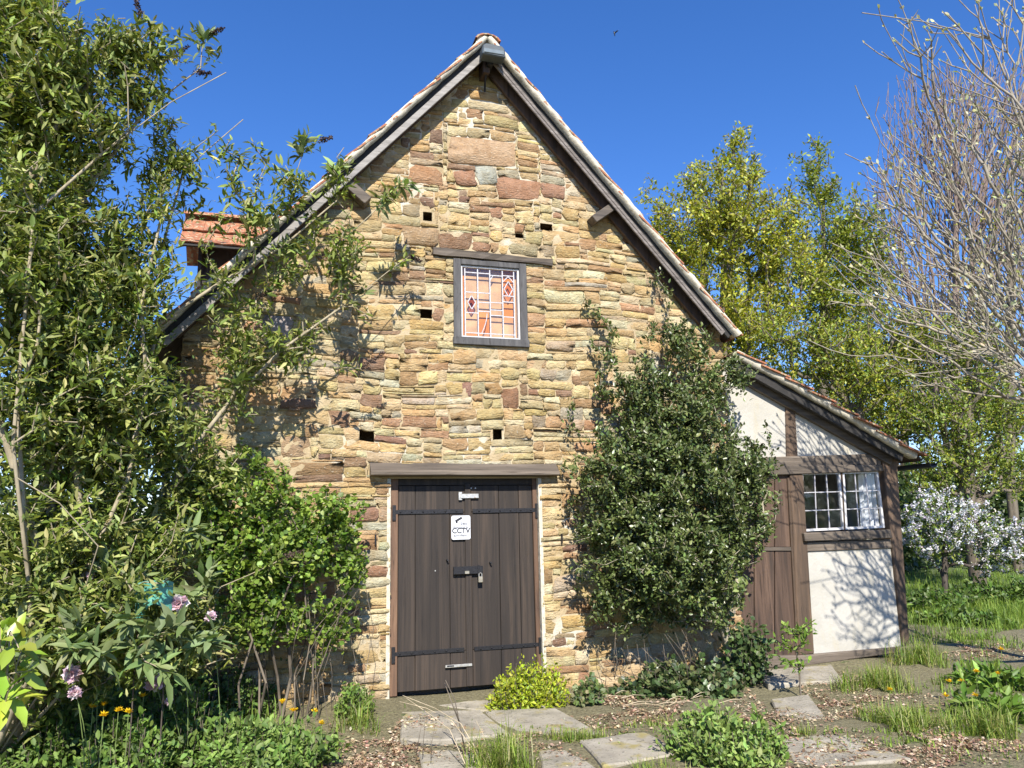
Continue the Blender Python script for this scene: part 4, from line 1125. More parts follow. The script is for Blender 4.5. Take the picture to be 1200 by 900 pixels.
add_leaves(twig_leaves(sk, 16, .2, .042, 'round', [(.14, .22, .03), (.19, .28, .04), (.10, .17, .025), (.24, .33, .055)], g, .9, .2, .3, .18), 'foliage', 'leaf_soft', cur)

# ------------------------------------------------------------------ trees behind the lean-to
def tree(name, label, base, trunk, blobs, ntip, per, back, size, kind, pal, mat, bark, seed, r_tip=.012, power=.46, cap=.22, bf=.3, step=.45, shell=.55, group=None, sag=-.05, wobble=.06):
    g = np.random.default_rng(seed)
    b = np.array((base[0], base[1], -.1)); root = plant(name, label, 'tree', base, group)
    sk = Skeleton(b, trunk)
    sk.grow(blob_points(blobs, ntip, g, shell), bf, step, wobble, g=g, sag=sag).radii(r_tip, power, cap)
    add_wood(sk, 'trunk', bark, root, 5)
    if per: add_leaves(twig_leaves(sk, per, back, size, kind, pal, g, 1.0, .1, .3, .2), 'crown', mat, root)
    return root, sk, g
YG = [(.29, .31, .03), (.36, .36, .04), (.24, .275, .03), (.42, .40, .06)]
GR = [(.15, .215, .035), (.20, .265, .04), (.25, .30, .055)]
GB = 'trees beyond the lean-to roof'
def up(px, ys, y): return [W(px, q, y) for q in ys]
b = W(850, 590, 9)
tree('alder_tree', 'tall yellow-green tree in young leaf behind the main roof verge', (b[0], 9), up(850, (560, 460, 380, 300), 9), [pb(850, 255, 9, 72, 85, 1.6), pb(795, 300, 9, 50, 75, 1.4), pb(905, 310, 9, 45, 85, 1.4), pb(850, 380, 9, 95, 60, 1.6), pb(868, 178, 9, 26, 36, .6), pb(815, 205, 9, 22, 38, .5), pb(770, 240, 9, 26, 50, .6), pb(930, 260, 9, 30, 60, .8)], 1300, 34, .7, .10, 'simple', YG, 'leaf_soft', 'bark', 31, group=GB)
b = W(965, 590, 11)
tree('alder_tree', 'narrow fresh green tree between the yellow-green tree and the bare tree', (b[0], 11), up(965, (560, 460, 380, 300, 230), 11), [pb(955, 205, 11, 24, 50, .8), pb(985, 270, 11, 36, 70, 1.2), pb(950, 330, 11, 40, 70, 1.2), pb(1000, 370, 11, 50, 60, 1.2), pb(1020, 300, 11, 40, 60, 1)], 640, 32, .8, .115, 'simple', [(.20, .25, .03), (.27, .29, .035)], 'leaf_soft', 'bark', 32, group=GB)
b = W(1010, 640, 7)
tree('maple_tree', 'low spreading tree in pale leaf just above the lean-to roof', (b[0], 7), up(1005, (600, 540, 480), 7), [pb(960, 410, 7, 55, 45, 1), pb(1010, 440, 7, 70, 50, 1), pb(1050, 490, 7, 50, 40, .9), pb(905, 390, 7, 30, 30, .6), pb(1060, 400, 7, 60, 50, 1)], 800, 28, .5, .08, 'simple', YG+GR, 'leaf_soft', 'bark', 33, group=GB)
b = W(1140, 640, 6)
tree('maple_tree', 'leafy tree with upright stems behind the white blossom bush', (b[0], 6), up(1135, (600, 540, 480, 420), 6), [pb(1100, 480, 6, 60, 55, .9), pb(1165, 470, 6, 60, 70, .9), pb(1130, 540, 6, 70, 45, .9), pb(1190, 550, 6, 40, 40, .7), pb(1140, 400, 6, 60, 45, .9), pb(1080, 550, 6, 30, 40, .6)], 1000, 28, .45, .07, 'simple', GR+YG[:1], 'leaf_soft', 'bark', 34, group=GB)
b = W(1120, 600, 14)
tree('bare_tree', 'tall leafless grey tree with a haze of fine twigs', (b[0], 14), up(1120, (560, 440, 340, 260, 190), 14), [pb(1095, 160, 14, 75, 95, 1.8), pb(1150, 240, 14, 80, 120, 2), pb(1040, 270, 14, 55, 90, 1.5), pb(1185, 130, 14, 55, 80, 1.6), pb(1130, 110, 14, 60, 45, 1.2), pb(1085, 360, 14, 100, 70, 1.8)], 5200, 0, 0, 0, '', None, None, 'twig_red', 35, r_tip=.011, power=.36, step=.8, shell=.6, cap=.3, group=GB, sag=-.03, wobble=.02, bf=.85)
b = W(1186, 620, 9)
tree('bare_tree', 'dark trunked tree with crossing bare limbs at the picture edge', (b[0], 9), up(1183, (560, 460, 380, 320, 260), 9), [pb(1180, 270, 9, 60, 90, 1.4), pb(1140, 350, 9, 60, 60, 1.4), pb(1230, 330, 9, 60, 90, 1.4), pb(1200, 180, 9, 50, 60, 1)], 420, 3, .6, .10, 'simple', YG, 'leaf_soft', 'bark', 36, r_tip=.012, power=.46, cap=.26, group=GB, bf=.7, wobble=.03)
b = W(1060, 600, 16)
tree('lime_tree', 'pale green leafy mass low behind the bare tree', (b[0], 16), up(1060, (560, 500, 440), 16), [pb(980, 470, 16, 90, 70, 2), pb(1080, 440, 16, 90, 80, 2), pb(1170, 470, 16, 90, 80, 2), pb(900, 440, 16, 60, 60, 1.5)], 900, 26, 1.1, .16, 'simple', GR+YG, 'leaf_soft', 'bark', 37, group=GB)
# dark hedge closing the garden
g = np.random.default_rng(40)
def hedge(name, label, blobs, n, size, pal, seed, mat='leaf_soft', kind=None, base=None):
    g = np.random.default_rng(seed); c = np.mean([b_[0] for b_ in blobs], axis=0); root = plant(name, label, 'hedge', c)
    pos = blob_points(blobs, n, g, .33); pos = pos[pos[:, 2] > 0]
    geo = leaves_geo(pos, g.standard_normal((len(pos), 3))+np.array((0, -.3, .1)), unit(np.array((0, -.5, 1.))+.7*g.standard_normal((len(pos), 3))), size*(.6+.8*g.random(len(pos))), 'simple', tints(len(pos), pal, .25, g), 1.5)
    add_leaves(geo, 'foliage', mat, root)
    sk = Skeleton(np.array((c[0], c[1], -.1))); sk.grow(blob_points(blobs, 60, g, .6), .3, .4, .06, g=g).radii(.01, .4, .06); add_wood(sk, 'stem', 'bark_dark', root)
    return root
DG = [(.045, .075, .02), (.065, .105, .026), (.095, .14, .036)]
hedge('hedge', 'dark green hedge at the far side of the lawn behind the blossom', [(np.array((x, 11+.6*math.sin(x)+(x-12)*.1, 1.5+.3*math.sin(x*2.1))), (1.6, 1.2, 1.9+.4*math.sin(x*1.3)), 1) for x in np.arange(9, 30, 1.6)], 36000, .16, DG, 41)
hedge('hedge', 'unseen hedge added behind the viewer, reflected in the lean-to window panes', [(np.array((x, -24+.5*math.sin(x*1.7), 2.0)), (1.7, 1.2, 2.6+.7*math.sin(x*2)), 1) for x in np.arange(-14, 30, 1.9)], 26000, .2, GR, 44)  # out of view, added so the panes reflect dark green instead of bright sky
hedge('hedge', 'dark overgrown hedge seen in gaps behind the buddleia', [(np.array((x, 7+.5*math.sin(x*1.7), 1.6)), (1.5, 1.2, 2.1+.5*math.sin(x*2)), 1) for x in np.arange(-14, -1.5, 1.5)], 20000, .13, DG, 42)
b = W(60, 600, 4)
tree('ash_tree', 'green leafy tree glimpsed through the buddleia', (b[0], 4), up(60, (560, 440, 340, 260), 4), [pb(70, 330, 4, 120, 120, 1.5), pb(150, 420, 4, 70, 90, 1.1), pb(30, 190, 4, 90, 90, 1.2), pb(120, 520, 4, 110, 60, 1.2)], 520, 16, .5, .08, 'simple', GR+DG, 'leaf_soft', 'bark', 43)

# ------------------------------------------------------------------ white blossom bush
g = np.random.default_rng(50)
b = W(1107, 705, 4.2)
blo = plant('blossom_bush', 'bush covered in white blossom beyond the lean-to corner', 'shrub', (b[0], b[1]))
sk = Skeleton(np.array((b[0], 4.2, -.05)), up(1107, (680, 650, 625), 4.2))
sk.grow(blob_points([pb(1100, 620, 4.2, 45, 45, .7), pb(1150, 630, 4.2, 45, 45, .7), pb(1190, 635, 4.2, 45, 40, .7), pb(1075, 610, 4.2, 25, 40, .5), pb(1110, 585, 4.2, 40, 22, .5)], 620, g, .5), .3, .2, .06, g=g).radii(.005, .45, .06)
add_wood(sk, 'stem', 'bark_dark', blo)
add_leaves(twig_leaves(sk, 13, .3, .06, 'simple', GR+DG, g, 1.0, .1), 'foliage', 'leaf_soft', blo)
sel = np.where(g.random(len(sk.tips)) < .82)[0]
add_leaves(twig_leaves(sk, 26, .16, .034, 'round', [(.78, .78, .80), (.70, .70, .74), (.80, .76, .78)], g, 1.0, .1, .2, .05, 1.2, sel), 'blossom', 'petal', blo)

# ------------------------------------------------------------------ bare budding tree in front of the lean-to (trunk out of frame)
g = np.random.default_rng(60)
mbse = np.array((8.3, -2.0, -.05))
mag = plant('magnolia', 'bare budding branches of a near tree reaching in from the picture edge', 'tree', mbse)
sk = Skeleton(mbse, [mbse+(0, 0, .6), mbse+(-.05, 0, 1.2), mbse+(-.1, .05, 1.9)])
j = np.array((8.2, -1.95, 1.9))
stems_ = [[(1215, 380, -2.0), (1150, 330, -2.1), (1090, 280, -2.2), (1030, 200, -2.2)], [(1225, 330, -1.8), (1190, 250, -1.8), (1150, 150, -1.9), (1125, 80, -1.9)], [(1230, 300, -2.2), (1215, 180, -2.5), (1160, 45, -2.6), (1080, 25, -2.6), (1010, 15, -2.6)],
          [(1210, 420, -1.7), (1130, 390, -1.7), (1050, 360, -1.7), (975, 300, -1.7)], [(1240, 360, -2.4), (1200, 130, -2.8), (1120, 100, -2.8), (1055, 40, -2.8)], [(1225, 430, -2.2), (1150, 430, -2.3), (1060, 440, -2.3)]]
for ch in stems_:
    cur_ = 3
    for a, b_, y in ch: cur_ = sk.add(W(a, b_, y), cur_)
tips = blob_points([pb(1090, 40, -2.5, 90, 40, .5), pb(1150, 130, -2.3, 75, 80, .6), pb(1080, 210, -2.1, 85, 70, .5), pb(1150, 300, -2.0, 70, 80, .6), pb(1040, 330, -1.8, 80, 60, .5), pb(1120, 410, -2.0, 90, 50, .5), pb(1190, 220, -2.2, 40, 150, .6), pb(1270, 250, -2.2, 80, 160, .7), pb(1180, 20, -2.6, 60, 40, .5), pb(1120, 330, -1.9, 110, 90, .5), pb(1060, 250, -2.0, 70, 60, .4), (np.array((6.5, -3.0, 3.3)), (.9, .8, .7), .9), (np.array((6.9, -3.2, 4.6)), (.9, .7, .6), .45)], 2300, g, .6)
tips = np.concatenate([tips, [W(1002, 100, -2.4), W(975, 285, -1.9), W(990, 180, -2.1), W(965, 330, -1.8), W(950, 400, -1.7), W(1020, 140, -2.3)]])
sk.grow(tips, .75, .22, .03, g=g, sag=.07).radii(.0048, .37, .09)
add_wood(sk, 'trunk', 'bark_bud', mag, 6)
P, D, t = sk.tipdirs()
n = len(P)
ext = np.where(g.random(n) < .8)[0]
geo = [leaves_geo(P[ext]-D[ext]*.006, D[ext]+.25*g.standard_normal((len(ext), 3)), g.standard_normal((len(ext), 3)), .045*(.6+.8*g.random(len(ext))), 'ovate', tints(len(ext), [(.52, .50, .33), (.60, .56, .38)], .15, g), w_) for w_ in (1.0,)]
geo += [leaves_geo(P[ext]-D[ext]*.006, D[ext]+.4*g.standard_normal((len(ext), 3)), g.standard_normal((len(ext), 3)), .040*(.6+.8*g.random(len(ext))), 'ovate', tints(len(ext), [(.50, .50, .26), (.60, .58, .32)], .15, g), 1.2)]
nod = np.where((sk.kids[:sk.n] >= 1) & (sk.r[:sk.n] < .008))[0]; nod = nod[g.random(len(nod)) < .30]; nod = nod[nod > 3]
dd = unit(sk.p[nod]-sk.p[sk.par[nod]]); geo += [leaves_geo(sk.p[nod], dd*.4+unit(g.standard_normal((len(nod), 3))), g.standard_normal((len(nod), 3)), .018*(.6+.8*g.random(len(nod))), 'ovate', tints(len(nod), [(.36, .32, .20), (.46, .43, .28)], .15, g), 1.4)]
add_leaves(join_geo(geo), 'bud', 'leaf_soft', mag)

# ================================================================== GROUND PLANTS AND SMALL THINGS
def gz(x, y): return float(ground_h(np.array(x), np.array(y)))
def blades(pos, h, g, pal, w=.006, lean=.5):
    n = len(pos); th = g.random(n)*2*np.pi; d = np.stack([np.cos(th), np.sin(th), 0*th], 1); s = np.stack([-np.sin(th), np.cos(th), 0*th], 1)
    H = h*(.3+1.0*g.random(n)**1.3); ln = lean*1.6*g.random(n)
    W_ = (w*(.7+.7*g.random(n)))[:, None]
    a = pos-s*W_/2; b = pos+s*W_/2; m = pos+d*(H*ln*.35)[:, None]+np.array((0, 0, 1))*(H*(.62-.12*ln))[:, None]; t = pos+d*(H*ln)[:, None]+np.array((0, 0, 1))*(H*(1-.5*ln))[:, None]
    V = np.stack([a, b, m-s*W_*.4, m+s*W_*.4, t], 1).reshape(-1, 3)
    F = (np.array([(0, 1, 3), (0, 3, 2), (2, 3, 4)])[None]+np.arange(n)[:, None, None]*5).reshape(-1, 3)
    return V, F, np.repeat(tints(n, pal, .2, g), 5, axis=0)
def patch(px, py, rx, ry, n, g):
    """n ground points under an oval seen at (px,py)"""
    th = g.random(n)*2*np.pi; r = np.sqrt(g.random(n))*(.6+.4*np.sin(3*th+px))
    out = []
    for a, q in zip(th, r):
        p = G(px+rx*q*math.cos(a), py+ry*q*math.sin(a)); out.append((p[0], p[1], gz(p[0], p[1])-.01))
    return np.array(out)
GP = [(.17, .26, .035), (.23, .32, .045), (.14, .22, .03), (.31, .36, .08), (.38, .36, .15)]
g = np.random.default_rng(70)
# tufts one can tell apart
TUFTS = [(590, 890, 48, 12, 650, .24, 'long grass tuft growing out of the path in front of the doors'), (1080, 775, 45, 10, 800, .26, 'tall grass tuft against the plaster panel corner of the lean-to'),
         (1030, 803, 60, 14, 1000, .20, 'spreading grass tuft beside the slab by the lean-to'), (1065, 842, 75, 16, 1200, .17, 'wide grass tuft in front of the lean-to'),
         (1155, 850, 50, 16, 800, .22, 'grass tuft at the lower corner with dandelions around it'), (670, 864, 60, 7, 700, .09, 'short strip of grass between two path slabs'),
         (60, 880, 60, 16, 700, .40, 'tall grass tuft under the big-leaved sapling'), (120, 860, 60, 16, 800, .42, 'tall shaded grass under the buddleia'),
         (420, 850, 35, 12, 260, .20, 'ragged grass beside the doors at the edge of the path'), (760, 905, 70, 10, 260, .08, 'short yellowish grass at the bottom of the picture'),
         (260, 800, 100, 22, 900, .40, 'shaded grass at the foot of the currant bush'), (340, 870, 60, 16, 380, .2, 'grass among the nettles left of the path'), (765, 845, 40, 8, 200, .07, 'thin grass patch on the bare earth beside the path'), (870, 905, 50, 8, 200, .08, 'thin yellowish grass below the nettle clump'), (940, 860, 22, 5, 120, .09, 'small grass patch between the slabs to the lean-to')]
for (a, b_, rx, ry, n, h, lab) in TUFTS:
    pos = patch(a, b_, rx, ry, n, g); geo = blades(pos, h*1.15, g, GP, .006 if h > .15 else .005, .8)
    o = np_mesh('grass_tuft', geo[0], geo[1], 'grass', None, geo[2]); tag(o, lab, 'grass', 'grass tufts round the path')
# loose short grass and the rough lawn behind
allp = []
for (a, b_, rx, ry, n) in [(1130, 745, 120, 18, 1500), (1120, 715, 90, 14, 2600), (1190, 720, 60, 20, 2200), (700, 850, 300, 30, 420), (1080, 860, 160, 40, 700), (200, 860, 260, 50, 1500), (1150, 790, 80, 30, 900)]:
    allp.append(patch(a, b_, rx, ry, n, g))
for _ in range(1):
    n = 26000; x = g.uniform(7.6, 22, n); y = g.uniform(1.2, 10, n); allp.append(np.stack([x, y, ground_h(x, y)-.01], 1))
    n = 6000; x = g.uniform(-9, -1.2, n); y = g.uniform(.3, 6, n); allp.append(np.stack([x, y, ground_h(x, y)-.01], 1))
hh = np.concatenate([np.full(len(q), h) for q, h in zip(allp, (.12, .2, .2, .05, .07, .2, .12, .22, .25))])
geo = blades(np.concatenate(allp), hh, g, GP[:3], .009, .7)
o = np_mesh('grass', geo[0], geo[1], 'grass', None, geo[2]); tag(o, 'loose green grass growing round the barn and over the far lawn', 'grass', kind='stuff')

# leaf litter
n = 9000
pts = np.concatenate([patch(760, 835, 130, 26, 3600, g), patch(1000, 820, 150, 40, 4200, g), patch(1120, 870, 110, 30, 3600, g), patch(470, 870, 90, 34, 3000, g), patch(880, 845, 60, 40, 2000, g), patch(1150, 760, 90, 14, 2200, g), patch(720, 815, 60, 12, 1500, g), patch(600, 870, 300, 40, 1600, g), patch(1000, 880, 200, 30, 2500, g), patch(440, 890, 90, 14, 1500, g)])
pts[:, 2] += .018+.012*g.random(len(pts))
d = g.standard_normal((len(pts), 3)); d[:, 2] *= .25
geo = leaves_geo(pts, d, np.array((0, 0, 1.))+.35*g.standard_normal((len(pts), 3)), .034*(.25+1.0*g.random(len(pts))**1.8), 'simple', tints(len(pts), [(.24, .155, .09), (.36, .26, .155), (.17, .11, .07), (.46, .36, .235), (.32, .20, .14), (.52, .43, .30)], .2, g), 1.2)
o = np_mesh('leaf_litter', geo[0], geo[1], 'dead', None, geo[2]); tag(o, 'dry brown leaf litter scattered over the bare earth', 'litter', kind='stuff')

def herb(name, label, cat, base, stems_n, rad, h, per, size, kind, pal, mat, seed, group=None, smat='bark', dome=True, up=.1, r0=.0025, width=1.0):
    g = np.random.default_rng(seed); b = np.array((base[0], base[1], gz(base[0], base[1])-.02))
    root = empty(name, b, label, cat, group); sk = Skeleton(b)
    th = g.random(stems_n)*2*np.pi; r = np.sqrt(g.random(stems_n))
    hz = h*np.sqrt(np.clip(1-.8*r*r, .1, 1))*(.75+.35*g.random(stems_n)) if dome else h*(.4+.6*g.random(stems_n))
    if dome: ph = g.random(3)*6; r = r*(.8+.3*np.sin(2*th+ph[0])+.15*np.sin(5*th+ph[1])); hz = hz*(.85+.3*np.sin(3*th+ph[2])*r)*(.7+.5*g.random(stems_n))
    tips = b+np.stack([rad*r*np.cos(th), rad*r*np.sin(th), hz], 1)
    feet = b+np.stack([rad*.8*r*np.cos(th), rad*.8*r*np.sin(th), 0*hz], 1)
    for f, t in zip(feet, tips):
        i = sk.add(f, 0); m = (f+t)/2+g.standard_normal(3)*.02*h; i = sk.add(m, i); i = sk.add(t, i); sk.tips.append(i)
    sk.radii(r0, .15)
    keep = lambda idx: sk.par[idx] > 0
    v, f = sk.tubes(4, keep); o_ = np_mesh('stem', v, f, smat, root, smooth=True); o_['kind'] = 'stuff'
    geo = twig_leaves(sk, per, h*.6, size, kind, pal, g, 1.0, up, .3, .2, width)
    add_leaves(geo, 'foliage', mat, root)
    return root
def gp(px, py): p = G(px, py); return (p[0], p[1])
herb('euphorbia', 'rounded yellow-green mound of small leaves at the foot of the right door', 'shrub', gp(617, 822), 230, .36, .42, 34, .034, 'ovate', [(.30, .37, .02), (.38, .43, .025), (.24, .32, .02), (.46, .48, .05)], 'leaf_soft', 80)
herb('nettle_clump', 'bright green nettle clump on the path edge below the holly', 'plant', gp(850, 893), 240, .46, .36, 28, .042, 'ovate', [(.15, .23, .045), (.19, .28, .06), (.24, .33, .085)], 'leaf_matt', 81)
herb('nettle_clump', 'nettle clump with dandelions at the lower edge left of the path', 'plant', gp(300, 893), 240, .55, .32, 26, .045, 'ovate', [(.12, .20, .035), (.16, .25, .05), (.20, .29, .07)], 'leaf_matt', 82)
herb('nettle_clump', 'low weeds in front of the currant bush by the door jamb', 'plant', gp(418, 838), 70, .26, .30, 20, .04, 'ovate', [(.12, .20, .035), (.17, .25, .05)], 'leaf_matt', 83)
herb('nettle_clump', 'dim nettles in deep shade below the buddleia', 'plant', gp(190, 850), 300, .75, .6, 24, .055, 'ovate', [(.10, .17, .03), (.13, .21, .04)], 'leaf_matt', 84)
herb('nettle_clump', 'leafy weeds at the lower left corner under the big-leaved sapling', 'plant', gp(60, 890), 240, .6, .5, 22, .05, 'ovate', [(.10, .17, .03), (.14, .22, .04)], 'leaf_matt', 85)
herb('ivy', 'dark ivy carpet spreading at the foot of the holly trunk', 'plant', gp(800, 806), 190, .62, .34, 26, .05, 'round', [(.045, .075, .025), (.07, .11, .04), (.10, .15, .05), (.16, .17, .07)], 'leaf_gloss', 86)
herb('ivy', 'small ivy and weeds between the yellow mound and the ivy carpet', 'plant', gp(690, 818), 60, .24, .24, 22, .04, 'round', [(.08, .13, .04), (.13, .19, .05), (.20, .20, .09)], 'leaf_matt', 87)
herb('ivy', 'ivy climbing round the pale holly trunk beside the plank door', 'plant', gp(880, 797), 60, .22, .62, 26, .05, 'round', [(.05, .085, .028), (.08, .125, .04), (.11, .16, .05)], 'leaf_gloss', 88, dome=False)
herb('dock_plant', 'dandelion leaves clump at the right edge in front of the far lawn', 'plant', gp(1180, 800), 60, .5, .22, 12, .10, 'lance', [(.12, .21, .03), (.17, .27, .045)], 'leaf_soft', 89, width=1.5)
herb('dock_plant', 'broad-leaved dandelion rosette at the lower right corner', 'plant', gp(1165, 835), 50, .36, .24, 12, .11, 'lance', [(.13, .22, .03), (.18, .28, .045)], 'leaf_soft', 90, width=1.5)
for i, (a, b_, r_, h_, lab) in enumerate([(1095, 712, .9, .45, 'shaded undergrowth below the blossom near the lean-to corner'), (1150, 705, .9, .5, 'shaded undergrowth below the middle of the blossom bush'), (1195, 708, .9, .5, 'shaded undergrowth below the blossom at the picture edge'), (1130, 728, .6, .28, 'low weeds on the sunny edge of the far lawn')]):
    herb('undergrowth', lab, 'plant', gp(a, b_), 110, r_, h_, 18, .085, 'ovate', [(.07, .13, .02), (.10, .17, .03), (.14, .21, .04)], 'leaf_soft', 91+i)
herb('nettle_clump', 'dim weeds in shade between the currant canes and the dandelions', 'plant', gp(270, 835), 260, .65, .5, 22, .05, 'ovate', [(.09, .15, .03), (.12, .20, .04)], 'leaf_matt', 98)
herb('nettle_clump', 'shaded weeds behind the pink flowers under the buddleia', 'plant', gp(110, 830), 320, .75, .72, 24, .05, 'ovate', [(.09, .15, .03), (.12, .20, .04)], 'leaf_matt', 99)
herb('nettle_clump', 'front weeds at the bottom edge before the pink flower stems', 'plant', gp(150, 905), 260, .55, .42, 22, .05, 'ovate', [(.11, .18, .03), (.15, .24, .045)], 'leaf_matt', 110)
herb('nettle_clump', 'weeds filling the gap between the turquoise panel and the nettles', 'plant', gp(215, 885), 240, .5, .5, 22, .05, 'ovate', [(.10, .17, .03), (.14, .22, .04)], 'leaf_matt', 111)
# currant and buddleia feet: thin upright canes, dark leaf fill standing in for the shade
herb('cane_thicket', 'dense thin bare canes standing in shade below the currant bush', 'plant', gp(320, 812), 420, .7, .85, 12, .045, 'ovate', [(.08, .13, .03)], 'leaf_matt', 97, smat='bark', dome=False, r0=.004)

# young sapling by the plank door
g = np.random.default_rng(100); b0 = gp(938, 812)
sap = empty('sapling', (b0[0], b0[1], 0), 'small leafy sapling in front of the plank door', 'plant')
sk = Skeleton(np.array((b0[0], b0[1], -.03)), [np.array((b0[0]+.01, b0[1], .2)), np.array((b0[0]-.01, b0[1], .38)), np.array((b0[0], b0[1], .52))])
for i in range(26):
    j = g.integers(1, 4); a = g.random()*6.28; L = g.uniform(.08, .24); sk.tips.append(sk.add(sk.p[j]+np.array((math.cos(a)*L, math.sin(a)*L, g.uniform(.0, .14))), j))
sk.radii(.0025, .4, .014); add_wood(sk, 'trunk', 'bark', sap)
add_leaves(twig_leaves(sk, 9, .14, .06, 'lance', [(.15, .25, .03), (.21, .31, .05)], g, .9, .2, width=1.7), 'foliage', 'leaf_soft', sap)

# big-leaved sapling close to the camera
g = np.random.default_rng(101); c = W(8, 790, -3.1)
lau = empty('laurel_shoot', (c[0], -3.1, 0), 'glossy big-leaved bright green shoot at the lower left edge', 'plant')
sk = Skeleton(np.array((c[0]-.05, -3.1, -.05)), [np.array((c[0]-.03, -3.1, .5)), W(2, 840, -3.1), W(8, 790, -3.1), W(12, 740, -3.1)])
tp = [W(a, b_, -3.1+q) for a, b_, q in ((30, 745, .1), (25, 765, -.1), (20, 790, .1), (40, 785, .0), (10, 810, -.1), (5, 760, .1), (15, 830, .0), (30, 810, .1), (-10, 780, 0), (0, 735, 0), (110, 900, .2), (60, 905, .2))]
for q in tp[:10]: sk.tips.append(sk.add(q, int(g.integers(2, 5))))
sk.radii(.003, .4, .012); add_wood(sk, 'stem', 'bark_pale', lau)
geo = twig_leaves(sk, 5, .08, .15, 'ovate', [(.23, .34, .035), (.30, .40, .05), (.36, .42, .05)], g, .7, .1, .2, .12, .8)
add_leaves(geo, 'foliage', 'leaf_gloss', lau)

# dry stems in front of the doors
g = np.random.default_rng(102)
def dry(name, label, chains, mat, r):
    root = empty(name, np.append(chains[0][0][:2], 0), label, 'stem'); mb = MB()
    for i, ch in enumerate(chains): mb.tube(ch, [r*(1-.6*k/(len(ch)-1)) for k in range(len(ch))], 5)
    o_ = mb.build('stalk', mat, root, smooth=True)
    if len(chains) > 3: o_['kind'] = 'stuff'
    return root
def GW(px, py, base, dy=0):                       # a point above the ground standing at the depth of 'base'
    p = G(*base); return W(px, py, p[1]+dy)
B1 = (545, 880)
dry('dry_stalk', 'bent dry brown stalk standing before the double doors', [[G(*B1), GW(538, 845, B1), GW(533, 820, B1), GW(522, 797, B1)], [GW(538, 845, B1), GW(530, 825, B1), GW(521, 800, B1, .05)]], 'bark', .006)
dry('dry_stalk', 'pale dry stalks arching low in front of the left door', [[G(565, 890), GW(540, 848, B1), GW(510, 830, B1, -.05), GW(472, 815, B1, -.1)], [G(560, 885), GW(530, 845, B1), GW(500, 830, B1), GW(468, 822, B1)], [G(545, 895), GW(527, 855, B1), GW(505, 838, B1), GW(476, 818, B1)], [G(575, 893), GW(566, 860, B1), GW(558, 845, B1)], [G(556, 893), GW(548, 870, B1), GW(540, 850, B1)]], 'straw', .004)
dry('dry_stalk', 'thin dry stems standing at the path edge below the left jamb', [[G(495, 885), GW(497, 860, (495, 885)), GW(498, 830, (495, 885))], [G(505, 890), GW(506, 870, (505, 890)), GW(510, 850, (505, 890))], [G(488, 885), GW(492, 860, (488, 885)), GW(496, 838, (488, 885))]], 'bark', .003)
chs = []
for i in range(26):
    p = np.array((*gp(g.uniform(700, 830), g.uniform(800, 815)), .1)); q = p+np.array((g.uniform(-.5, .1), g.uniform(-.15, .15), g.uniform(.15, .5))); chs.append([p, (p+q)/2+g.standard_normal(3)*.03+np.array((0, 0, -.04)), q])
dry('dead_twigs', 'tangle of dead brown twigs lying against the wall under the holly', chs, 'bark', .004)
g2 = np.random.default_rng(7); chs = []
for i in range(16):
    p = np.array((*gp(g2.uniform(690, 840), g2.uniform(812, 832)), .02)); a = g2.uniform(-.5, .5); L = g2.uniform(.12, .35); chs.append([p, p+np.array((L*.5*math.cos(a), L*.5*math.sin(a), .02)), p+np.array((L*math.cos(a), L*math.sin(a), .005))])
dry('dead_twigs', 'loose dead sticks on the bare earth beside the ivy', chs, 'straw', .004)

# dandelions
def dandelion(px, py, hgt, label, group):
    p = G(px, py+hgt/.0085*.62); x, y = p[0], p[1]; z = gz(x, y)
    root = empty('dandelion', (x, y, z), label, 'flower', group); g = np.random.default_rng(int(px*7+py))
    mb = MB(); mb.tube([(x, y, z-.01), (x+.005, y, z+hgt*.5), (x+.01, y-.01, z+hgt)], .0025, 5); mb.build('stem', mat_green, root)
    n = 34; th = g.random(n)*6.283; el = g.uniform(.1, 1.2, n)
    d = np.stack([np.cos(th)*np.cos(el), np.sin(th)*np.cos(el)-.25, np.sin(el)], 1)
    geo = leaves_geo(np.tile(np.array((x+.01, y-.01, z+hgt)), (n, 1)), d, np.array((0, 0, 1.))+.2*g.standard_normal((n, 3)), .033*(.8+.4*g.random(n)), 'simple', tints(n, [(.78, .52, .015), (.85, .62, .02)], .06, g), .8)
    add_leaves(geo, 'flower_head', 'petal', root)
ORD = ['first', 'second', 'third', 'fourth', 'fifth', 'sixth', 'seventh', 'eighth', 'ninth', 'tenth']
mat_green = mat_plain("green_stem", (.16, .22, .06), .6)
for (a, b_, h_) in [(1042, 812, .17), (1112, 806, .18), (1108, 819, .18), (1144, 823, .24), (1171, 803, .26), (1146, 799, .24), (1127, 806, .18), (1175, 770, .24)]:
    dandelion(a, b_, h_, ORD[[1042, 1108, 1112, 1127, 1144, 1146, 1171, 1175].index(a)]+' yellow dandelion from the left in the grass before the lean-to', 'dandelions before the lean-to')
for (a, b_, h_) in [(101, 878, .5), (114, 875, .5), (161, 867, .52), (131, 886, .5), (143, 889, .5), (113, 895, .5), (366, 855, .3), (374, 874, .3), (340, 873, .4), (327, 859, .4)]:
    dandelion(a, b_, h_, ORD[[101, 113, 114, 131, 143, 161, 327, 340, 366, 374].index(a)]+' yellow dandelion from the left among the weeds below the buddleia', 'dandelions under the buddleia')

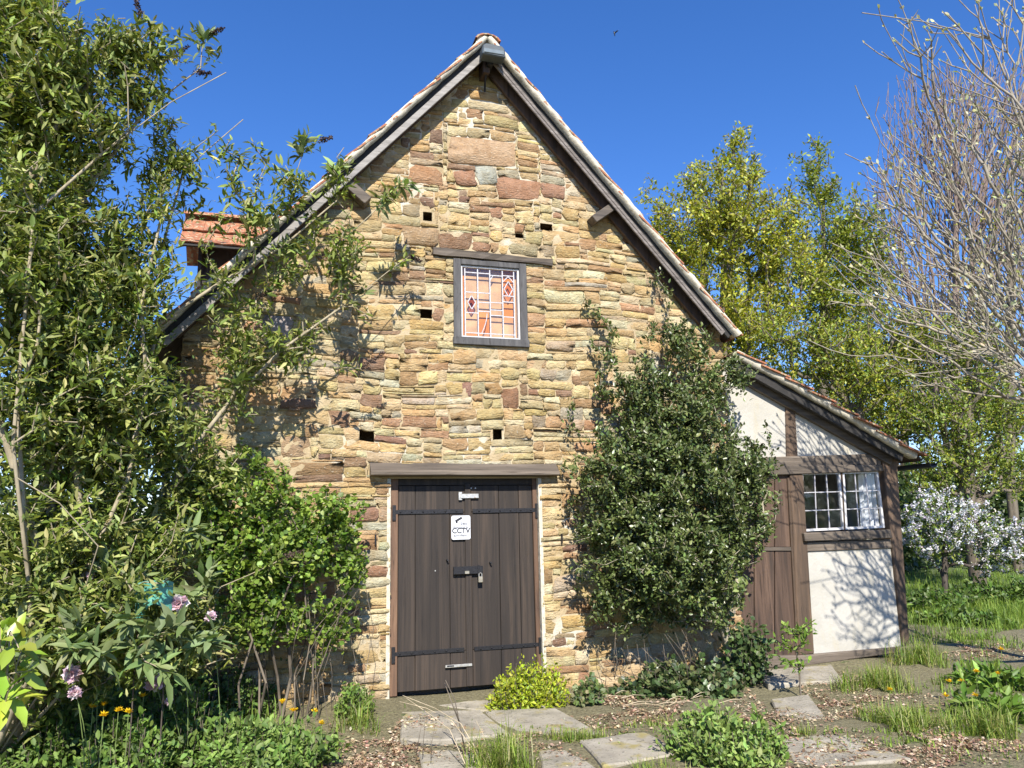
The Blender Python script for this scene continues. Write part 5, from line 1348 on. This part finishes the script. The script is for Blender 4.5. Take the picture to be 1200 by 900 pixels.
# pink peony-like blooms in the shade
def bloom(px, py, y, rad, label, pal, seed):
    p = W(px, py, y); g = np.random.default_rng(seed); root = empty('pink_flower', (p[0], y, 0), label, 'flower', 'pale pink blooms under the buddleia')
    mb = MB(); mb.tube([(p[0]+.10, y+.12, 0), (p[0]+.085, y+.09, p[2]*.35), (p[0]+.05, y+.04, p[2]*.7), (p[0]+.01, y+.015, p[2]*.95), (p[0], y, p[2])], .0028, 5); mb.build('stem', mat_green, root)
    n = 70; d = unit(g.standard_normal((n, 3))+np.array((0, -.35, .35)))
    geo = leaves_geo(p+d*rad*.12, d+.4*g.standard_normal((n, 3)), g.standard_normal((n, 3)), rad*(.7+.4*g.random(n)), 'round', tints(n, pal, .08, g), 1.0)
    add_leaves(geo, 'petals', 'petal', root)
PK = [(.72, .56, .60), (.66, .47, .53), (.78, .68, .70)]
for i, (a, b_, y, r_, lab) in enumerate([(210, 707, -1.85, .065, 'pale pink frilly flower right beside the turquoise ornament'), (247, 723, -1.85, .042, 'small pink flower to the right of the frilly one'), (84, 790, -2.1, .065, 'pinkish white flower low in the shade above the dandelions'), (88, 812, -2.1, .045, 'lower of two pinkish white flowers above the dandelions'), (182, 800, -1.6, .075, 'dim pale flower in deep shade under the buddleia'), (106, 674, -1.7, .03, 'tiny pink flower among the buddleia rosettes'), (198, 822, -1.8, .03, 'tiny pink bud on a stalk above the weeds')]):
    bloom(a, b_, y, r_, lab, PK, 200+i)

# turquoise ornament half hidden in the bush: a curved panel with an arched cut-out
c = W(179, 704, -1.95); m = mpp(c); w_, h_ = 40*m, 46*m
orn = MB(); n = 14; out = []; inn = []
for i in range(n+1):
    u = i/n; xx = (u-.5)*w_; yy = -1.95+.10*(2*(u-.5))**2*0.6
    zt = h_*.5-.02*(2*abs(u-.5))**3
    zb = -h_*.5+(h_*.42*math.sqrt(max(0, 1-((u-.55)/.30)**2)) if abs(u-.55) < .30 else 0)
    out.append(((c[0]+xx, yy, c[2]+zt), (c[0]+xx, yy, c[2]+zb)))
for (a, b_), (a2, b2) in zip(out[:-1], out[1:]): orn.prism([b_, b2, a2, a], (0, .018, 0))
o = orn.build('garden_ornament', 'teal', None, bevel=0); tag(o, 'turquoise curved panel with arched opening half hidden under the buddleia', 'ornament')
for q in (-.4, .4): mb = MB(); mb.bar((c[0]+q*w_, -1.90, -.02), (c[0]+q*w_, -1.90, c[2]+.02), .008, .008, (0, 1, 0)); mb.build('stake', 'bark_dark', o)
# small bird high in the sky
c = W(720, 39, 16); mb = MB()
mb.tube([c+np.array((-.02, 0, .09)), c+np.array((-.01, 0, .05)), c, c+np.array((.01, 0, -.06)), c+np.array((.02, 0, -.13))], [.006, .025, .032, .02, .004], 7)
mb.prism([c+np.array((0, -.01, .03)), c+np.array((.05, -.12, .05)), c+np.array((.08, -.2, -.01)), c+np.array((.01, -.02, -.03))], (.004, 0, .004))
mb.prism([c+np.array((0, .01, .03)), c+np.array((.05, .12, .05)), c+np.array((.08, .2, -.01)), c+np.array((.01, .02, -.03))], (.004, 0, .004))
o = mb.build('bird', 'blackplastic', None, smooth=True); tag(o, 'tiny dark bird flying in the blue sky', 'bird')
